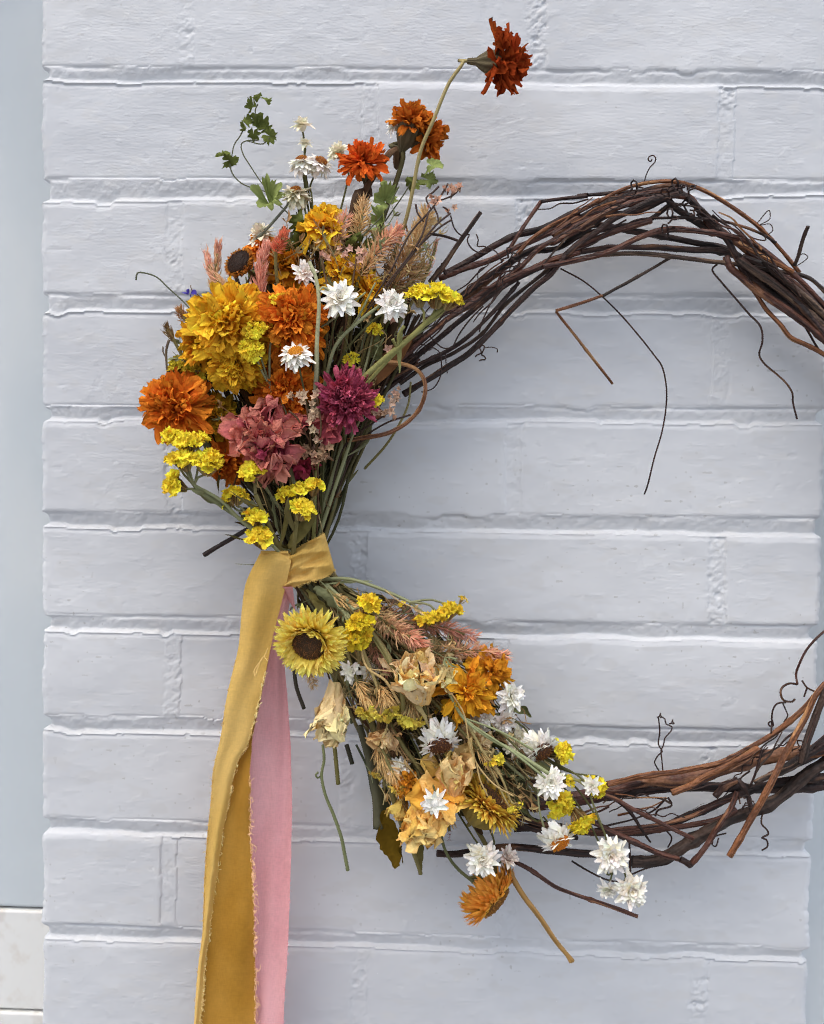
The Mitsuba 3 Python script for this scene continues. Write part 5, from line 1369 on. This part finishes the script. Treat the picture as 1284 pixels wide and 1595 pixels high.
# ------------------------------------------------------------------ lower bunch
strawflower('strawflower', 'large lemon yellow strawflower with a brown eye beside the pink ribbon', 482, 1003, 96, 65, (-.14, -.36, .92), 211, lin(226, 190, 24), lin(252, 236, 116), .39, N=200, el=(88, 2))
strawflower('strawflower', 'old amber and lemon strawflower seen from behind at the end of the lower bunch', 764, 1246, 72, 64, (.50, .62, .02), 212, lin(222, 152, 34), lin(232, 206, 76), .46, N=150, el=(60, -2), base=.4, end=(600, 1040, 50), via=[(740, 1262, 60), (680, 1160, 50)])
strawflower('strawflower', 'orange strawflower hanging lowest of all, turned down to the right', 772, 1404, 60, 62, (.75, -.60, .22), 213, lin(244, 208, 84), lin(238, 158, 50), .42, N=130, el=(0, -62), end=(660, 1180, 48), via=[(772, 1362, 58), (742, 1290, 52)], eye=(lin(128, 88, 40), lin(170, 122, 60)))
rose('rose', 'wrinkled straw coloured rose hanging head down left of the lower bunch', 521, 1078, 78, 50, (-.04, -.95, .34), lin(226, 198, 134), lin(240, 220, 164), 221, N=34, wide=.78, els=(90, 83), end=TIE_LOW, via=[(508, 1040, 70)], Lr=(1.35, 1.62), curl=(-.12, .22), crumple=.0056)
rose('rose', 'cream apricot rose, a tall crumpled cup, in the middle of the lower bunch', 656, 1084, 86, 50, (-.2, .85, .42), lin(240, 196, 116), lin(252, 230, 176), 222, N=26, wide=.95, els=(90, 68), end=TIE_LOW, Lr=(1.2, 1.62), curl=(-.35, .4), crumple=.0056, via=[(655, 1112, 70)])
rose('rose', 'pale greenish cream flower right of the apricot rose', 694, 1054, 78, 22, (.4, .3, .8), lin(226, 212, 160), lin(236, 224, 178), 223, N=9, wide=1.0, els=(50, 0), end=TIE_LOW)
rose('rose', 'buff coloured rose petals folded upright beside the brown eyed everlasting', 708, 1230, 82, 46, (-.05, .95, .35), lin(238, 200, 120), lin(244, 214, 146), 224, N=9, wide=1.05, els=(90, 74), end=(560, 1000, 50), Lr=(1.2, 1.7), curl=(-.3, .3), via=[(700, 1262, 66), (640, 1130, 52)])
rose('rose', 'large apricot yellow rose hanging like a skirt at the bottom of the lower bunch', 655, 1252, 80, 46, (.06, -.92, .4), lin(236, 186, 84), lin(248, 214, 136), 225, N=18, wide=1.0, els=(88, 66), end=(560, 1000, 50), Lr=(1.15, 1.6), curl=(-.5, .3), crumple=.0062, via=[(640, 1180, 60)])
rose('rose', 'flat golden apricot petals spread to the right under the round white bud', 688, 1243, 84, 46, (.25, .5, .8), lin(238, 180, 60), lin(246, 206, 112), 227, N=6, wide=1.05, els=(30, 2), end=(560, 1000, 50), crumple=.004)
rose('rose', 'narrow tan yellow withered bloom hanging left of the large apricot rose', 628, 1248, 72, 24, (-.1, -.9, .4), lin(196, 150, 60), lin(220, 182, 90), 226, N=10, wide=1.0, els=(84, 60), Lr=(1.0, 1.6), end=(560, 1000, 50), via=[(610, 1180, 58)])
marigold('zinnia', 'deep golden bloom with strap petals right of the apricot rose', 728, 1076, 78, 50, (.2, .25, .9), lin(236, 172, 10), lin(222, 140, 8), 231, N=36, wide=.27, crumple=.003, ruf=.12, flat=1, end=TIE_LOW)
marigold('zinnia', 'golden bloom at the right tip, under the pink plume', 766, 1046, 66, 36, (.55, .3, .7), lin(226, 156, 10), lin(196, 116, 8), 232, N=34, wide=.5, crumple=.0026, ruf=.12, end=TIE_LOW)
marigold('zinnia', 'small ochre bloom tucked under the small white everlasting near the bottom', 636, 1218, 80, 20, (.1, .5, .8), lin(226, 150, 20), lin(150, 84, 14), 233, N=20, wide=.5, end=TIE_LOW, split=False)
plume('celosia', 'brown plume pointing right at the top of the lower bunch', [(590, 960, 58), (640, 970, 62), (690, 978, 62), (745, 994, 58)], 28, 241, BR * .85, RO * .95, n=560, end=TIE_LOW)
plume('celosia', 'pink tipped plume reaching furthest right over the golden bloom', [(660, 1020, 62), (700, 1018, 64), (745, 1014, 64), (792, 1022, 60)], 26, 242, SW * .8, RO, n=480, end=TIE_LOW)
plume('celosia', 'plump pink tipped plume just above the apricot rose', [(585, 955, 70), (608, 975, 76), (640, 992, 80), (664, 1008, 80)], 30, 243, SW * .85, RO * 1.05, n=480, end=TIE_LOW)
plume('celosia', 'dark pink plume left of the apricot rose', [(575, 990, 64), (590, 1020, 70), (606, 1050, 72)], 24, 244, BR, RO * .9, n=340, end=TIE_LOW)
plume('celosia', 'dull brown plume between the pale statice and the lower stalks', [(600, 1120, 56), (612, 1150, 58), (618, 1178, 58)], 24, 245, BR * .7, BR, n=260, ang=(20, 60), end=TIE_LOW)
plume('celosia', 'dull mauve plume under the brown eyed everlasting', [(675, 1168, 60), (686, 1200, 58), (692, 1232, 54)], 20, 246, BR * .8, RO * .8, n=240, ang=(16, 50), end=TIE_LOW)
plume('celosia', 'brown plume tips hidden behind the strawflower and the straw rose', [(470, 1030, 60), (482, 1050, 60), (490, 1070, 58)], 18, 247, BR * .9, SW, n=220, end=TIE_LOW)
plume('celosia', 'reddish withered tassel hanging below the apricot rose', [(696, 1270, 52), (700, 1290, 52), (700, 1312, 52)], 7, 248, lin(150, 84, 70), lin(130, 76, 66), n=90, group=None, end=(620, 1150, 46))
plume('celosia', 'dark brown plume behind the pale statice and the golden bloom', [(640, 1060, 50), (690, 1100, 52), (720, 1140, 52)], 28, 249, BR * .6, BR * .9, n=340, end=TIE_LOW)

TANS = lin(206, 172, 118), lin(222, 194, 140)
for i, (lab, path, R) in enumerate((
        ('straw tuft of spent calyxes over the left pale yellow statice', [(556, 1062, 76), (566, 1082, 82), (574, 1100, 82)], 24),
        ('straw tuft of spent calyxes over the right pale yellow statice', [(590, 1066, 78), (602, 1086, 86), (612, 1104, 84)], 26),
        ('straw tuft of spent calyxes under the tall apricot rose', [(640, 1090, 78), (640, 1108, 84), (640, 1120, 82)], 22),
        ('tan tuft hanging at the left edge of the lower bunch', [(588, 1160, 68), (596, 1186, 72), (606, 1212, 72)], 24),
        ('tan tuft left of the hanging apricot yellow rose', [(608, 1196, 78), (618, 1216, 80), (626, 1238, 78)], 22),
        ('straw tuft above the old strawflower', [(744, 1166, 80), (760, 1188, 82), (776, 1206, 80)], 20),
        ('straw tuft beside the leaf under the ribbon band', [(520, 926, 78), (540, 940, 80), (560, 948, 80)], 20))):
    plume('straw_tuft', lab, path, R, 310 + i, TANS[0], TANS[1], n=190, blen=1.15, group=None, ang=(8, 46), end=TIE_LOW, cat='dried tuft')
rose('rose', 'small buff crumpled bloom between the straw rose and the brown eyed everlasting', 602, 1146, 74, 26, (-.1, -.6, .7), lin(222, 188, 124), lin(236, 210, 154), 331, N=10, wide=1.0, els=(80, 30), end=TIE_LOW, crumple=.005)
rose('rose', 'pale straw petals at the right, between the golden bloom and the old strawflower', 742, 1152, 72, 26, (.3, .1, .9), lin(224, 196, 134), lin(238, 216, 164), 332, N=9, wide=1.0, els=(60, 5), end=TIE_LOW, crumple=.005)

statice('statice', 'brightest yellow statice right of the big strawflower, upper head', [(579, 936, 92, 18, (.5, .7, .5), 15)], [(552, 950, 84), (510, 912, 66)], 261, col=lin(244, 216, 30))
statice('statice', 'tall yellow statice touching the right rim of the big strawflower', [(560, 966, 94, 18, (-.1, .5, .8), 15), (556, 990, 92, 19, (.1, .1, .9), 15), (566, 972, 92, 14, (.4, .3, .8), 9)], [(540, 960, 82), (508, 912, 66)], 262, col=lin(240, 212, 24))
statice('statice', 'yellow statice on the long arching stalk at the top right of the lower bunch', [(660, 962, 74, 13, (-.1, .6, .7), 9), (680, 960, 78, 13, (.0, .5, .8), 9), (702, 946, 76, 16, (.3, .8, .5), 13), (724, 932, 70, 8, (.7, .7, .3), 4), (626, 940, 70, 7, (-.1, .7, .6), 4)], [(640, 938, 68), (590, 916, 66), (545, 902, 66), (500, 902, 60)], 263, leaves=0, col=lin(238, 212, 36))
statice('statice', 'pale yellow statice hanging upside down over the straw rose, with long tan bristles', [(570, 1112, 80, 18, (-.2, -.75, .5), 8), (598, 1118, 86, 20, (.1, -.8, .5), 10), (622, 1112, 80, 14, (.4, -.7, .5), 6)], [(588, 1070, 82), (560, 1000, 72), (510, 915, 60)], 264, bristles=22, col=lin(232, 218, 90), scol=STRAW)
statice('statice', 'pale yellow statice head under the apricot rose', [(640, 1126, 86, 19, (.0, -.8, .5), 9)], [(634, 1088, 84), (600, 1010, 76), (512, 912, 60)], 265, bristles=22, col=lin(232, 216, 84), scol=STRAW)
statice('statice', 'faded tan statice at the left edge, above the dark cut stalk', [(586, 1210, 66, 12, (-.3, -.8, .5), 5), (625, 1232, 80, 14, (.0, -.8, .5), 5)], [(596, 1170, 68), (580, 1080, 58), (510, 912, 54)], 266, bristles=22, col=lin(226, 206, 90), scol=lin(168, 130, 84))
statice('statice', 'small yellow statice buds on thin tan twigs above the old strawflower', [(778, 1184, 86, 10, (.5, .2, .8), 5), (762, 1192, 86, 8, (-.2, -.4, .8), 3), (797, 1262, 90, 8, (.4, -.5, .7), 3), (812, 1252, 88, 7, (.6, .2, .7), 3)], [(752, 1170, 84), (724, 1120, 76), (690, 1060, 66), (520, 920, 56)], 267, col=lin(240, 222, 60), scol=STRAW)
statice('statice', 'yellow statice facing right at the end of the lower bunch, topmost of three', [(881, 1172, 66, 18, (.9, .2, .35), 13)], [(850, 1170, 64), (790, 1140, 60), (640, 1020, 50)], 268)
statice('statice', 'yellow statice round a small white flower, furthest right on the lower canes', [(938, 1226, 66, 13, (.9, .1, .4), 9), (932, 1240, 66, 10, (.3, -.7, .5), 5), (916, 1212, 64, 8, (-.2, .8, .5), 4)], [(900, 1216, 64), (840, 1190, 60), (650, 1030, 50)], 269, scol=lin(150, 150, 96))
statice('statice', 'two yellow statice heads below the white everlasting, over the thick cane', [(878, 1258, 70, 20, (.4, -.2, .85), 14), (910, 1288, 68, 20, (.5, -.6, .6), 14), (890, 1218, 66, 10, (.6, .2, .7), 6)], [(850, 1240, 64), (780, 1180, 58), (640, 1030, 50)], 270)

everlasting('everlasting', 'white everlasting at the right edge under the golden bloom', 797, 1084, 70, 27, (.6, .2, .7), 281, N=44, end=(640, 1010, 50), via=[(770, 1110, 58)])
everlasting('everlasting', 'white everlasting bud with a pinkish point below the golden bloom', 786, 1124, 66, 24, (.3, -.3, .8), 282, N=36, c0=lin(232, 208, 192), end=(640, 1010, 50))
everlasting('everlasting', 'closed white bud left of the pinkish one', 757, 1118, 70, 17, (-.2, .3, .8), 283, N=24, end=(640, 1010, 50))
everlasting('everlasting', 'spiky white everlasting with a big brown eye in the middle of the lower bunch', 685, 1160, 88, 38, (.15, -.7, .65), 284, eye=DK, N=60, eye_r=.50, el=(20, -58), end=(560, 980, 50), via=[(678, 1120, 74)])
everlasting('everlasting', 'white everlasting with a brown eye turned right, above the thick cane', 845, 1170, 72, 36, (.55, -.6, .55), 285, eye=DK, N=56, eye_r=.48, el=(20, -58), end=(660, 1020, 50), via=[(812, 1130, 64)])
everlasting('everlasting', 'open white everlasting right of the old strawflower', 858, 1219, 84, 26, (.0, .2, 1), 286, N=42, end=(660, 1030, 50), via=[(838, 1200, 82), (790, 1150, 76), (740, 1110, 64)])
everlasting('everlasting', 'white everlasting with a bright orange eye over the smooth black cane', 872, 1312, 72, 34, (.5, -.65, .55), 287, eye=(lin(196, 112, 16), lin(226, 150, 30)), N=56, eye_r=.46, el=(20, -58), end=(680, 1060, 46), via=[(838, 1280, 62)])
everlasting('everlasting', 'big open white everlasting furthest up of the three at the lower right', 952, 1333, 78, 31, (.05, .15, 1), 288, N=50, end=(700, 1060, 46), via=[(944, 1305, 76), (925, 1255, 74), (908, 1215, 68), (850, 1180, 60)], c0=lin(240, 226, 180))
everlasting('everlasting', 'big open white everlasting lowest at the right', 984, 1388, 74, 29, (.12, .12, 1), 289, N=50, end=(760, 1120, 44), via=[(974, 1362, 74), (958, 1330, 68), (900, 1230, 56)], c0=lin(240, 226, 180))
everlasting('everlasting', 'small white everlasting overlapping the lowest right one from the left', 946, 1386, 66, 19, (-.3, -.35, .8), 290, N=32, end=(760, 1120, 44), via=[(946, 1362, 66), (940, 1330, 60), (890, 1240, 52)])
everlasting('everlasting', 'star like white everlasting above the lowest orange strawflower', 752, 1338, 80, 30, (-.05, .1, 1), 291, N=42, end=(640, 1100, 46), via=[(738, 1305, 70), (700, 1240, 54)], c0=lin(240, 230, 190))
everlasting('everlasting', 'blushed white everlasting seen from the side, right of the star like one', 790, 1336, 68, 22, (.5, .55, .5), 292, N=28, c0=lin(226, 196, 180), c1=lin(232, 222, 212), end=(660, 1120, 46), via=[(770, 1310, 60)], el=(80, 40))
everlasting('everlasting', 'flat thin white flower with a round white bud lying on the apricot rose', 677, 1250, 104, 24, (.0, -.1, 1), 293, N=15, el=(60, -5), eye=(WHITE * .95, WHITE), eye_r=.3, end=(600, 1050, 52), via=[(660, 1190, 76)])
everlasting('everlasting', 'small white everlasting above the ochre bloom at the bottom left', 622, 1196, 72, 20, (-.1, .6, .7), 294, N=32, end=TIE_LOW)
everlasting('everlasting', 'two toned small white flower right under the big strawflower', 546, 1046, 72, 20, (.1, .2, .9), 295, N=20, end=TIE_LOW, el=(60, 0))
everlasting('everlasting', 'faint white everlasting deep behind the dark pink plume', 576, 1046, 58, 19, (.1, .3, .9), 296, N=26, end=TIE_LOW)
everlasting('everlasting', 'white everlasting in shade behind the thin twigs, upper one', 742, 1134, 60, 24, (.1, .3, .9), 297, N=34, end=TIE_LOW)
everlasting('everlasting', 'cream everlasting behind the long green stalks, left of the brown eyed one', 808, 1156, 60, 28, (.2, .3, .9), 298, N=40, c1=IVORY, end=TIE_LOW)
everlasting('everlasting', 'small white flower caught between the furthest right statice', 922, 1224, 74, 18, (-.4, -.1, .8), 299, N=20, end=(650, 1030, 50), via=[(880, 1200, 62)], el=(60, 0))

loose('dry_stalk', 'long green stalk hanging with a crooked end under the straw rose', [(503, 1160, 50), (505, 1185, 50), (501, 1205, 50), (506, 1235, 50), (520, 1270, 48), (532, 1305, 46), (536, 1325, 44), (542, 1356, 42)], .0011, lin(116, 122, 84), 11, extra=[[(501, 1207, 50), (495, 1212, 52), (492, 1207, 53), (496, 1203, 52)]])
loose('dry_stalk', 'short straight olive stalk end under the straw rose', [(520, 1150, 52), (523, 1180, 52), (527, 1222, 52)], .0014, lin(104, 98, 54), 12, taper=0)
loose('dry_stalk', 'short black stalk end right of the straight olive one', [(540, 1160, 48), (549, 1190, 48)], .0015, lin(50, 48, 36), 13, taper=0)
loose('dry_stalk', 'dark stalk end poking out under the big strawflower', [(458, 1040, 60), (462, 1070, 58), (474, 1104, 56)], .0013, lin(50, 46, 38), 14, taper=0)
loose('dry_stalk', 'thin dark stalk running down to the thick cut stem', [(555, 1160, 52), (572, 1195, 52), (580, 1235, 50), (590, 1262, 48)], .0009, lin(62, 66, 48), 15)
loose('dry_stalk', 'thick dark green cut stem end at the left of the lower bunch', [(560, 1130, 54), (580, 1200, 56), (588, 1250, 56), (590, 1290, 56)], .0030, lin(78, 76, 56), 16, taper=.5)
loose('dry_stalk', 'long tan straight stalk pointing down right from the lowest strawflower', [(786, 1340, 54), (799, 1368, 56), (816, 1396, 57), (841, 1429, 58), (866, 1466, 59), (893, 1498, 60)], .0017, lin(150, 116, 66), 17, taper=-.35, extra=[[(866, 1466, 59), (882, 1487, 60), (889, 1500, 61)], [(816, 1396, 57), (842, 1428, 60), (870, 1470, 61)]])
loose('dry_stalk', 'green stalk crossing the black cane at the bottom of the lower bunch', [(680, 1260, 58), (694, 1325, 60), (712, 1352, 60), (746, 1380, 60)], .0010, lin(96, 100, 66), 18)
loose('dry_stalk', 'straight olive stalk ending under the curled dark leaves', [(600, 1200, 66), (628, 1290, 68), (645, 1330, 66), (656, 1362, 64)], .0017, OLIVE * .9, 19, taper=-.6)
loose('dry_stalk', 'bundle of long pale green stalks running right over the white flowers', [(690, 1060, 74), (722, 1118, 86), (760, 1148, 88), (800, 1170, 88), (855, 1205, 88)], .0011, lin(140, 146, 106), 20, extra=[[(722, 1118, 86), (780, 1140, 86), (830, 1168, 82)], [(722, 1118, 86), (740, 1132, 88), (790, 1165, 90), (850, 1212, 88)]])
loose('dry_stalk', 'pale twisted tan stalk across the middle of the lower bunch', [(560, 1000, 82), (572, 1040, 90), (600, 1060, 92), (622, 1095, 90)], .0008, lin(176, 150, 100), 21, extra=[[(690, 1062, 88), (722, 1110, 92), (730, 1150, 92), (742, 1188, 90), (770, 1222, 92), (800, 1240, 92)], [(572, 1042, 90), (640, 1050, 90), (690, 1062, 88)], [(742, 1188, 90), (748, 1215, 92), (760, 1240, 90)]])
loose('dry_stalk', 'pair of olive stalks from the knot down past the apricot rose', [(520, 930, 70), (590, 1000, 84), (625, 1075, 90), (628, 1115, 84)], .0013, OLIVE * 1.1, 22, extra=[[(575, 985, 82), (610, 1040, 88), (632, 1080, 88)]])
loose('dry_stalk', 'olive stalks slanting between the pale statice and the apricot rose', [(590, 1090, 70), (620, 1150, 74), (655, 1200, 72), (690, 1260, 60)], .0013, OLIVE, 23, extra=[[(570, 1090, 70), (590, 1160, 72), (600, 1230, 66)], [(640, 1120, 70), (690, 1200, 70), (720, 1240, 62)]])
loose('dry_stalk', 'thin wiry stalk looping under the white everlasting with the orange eye', [(838, 1215, 70), (840, 1260, 72), (848, 1290, 70)], .0006, SAGE, 24)

INK = mi.Float(np.concatenate(PALETTE))
dr.eval(INK)
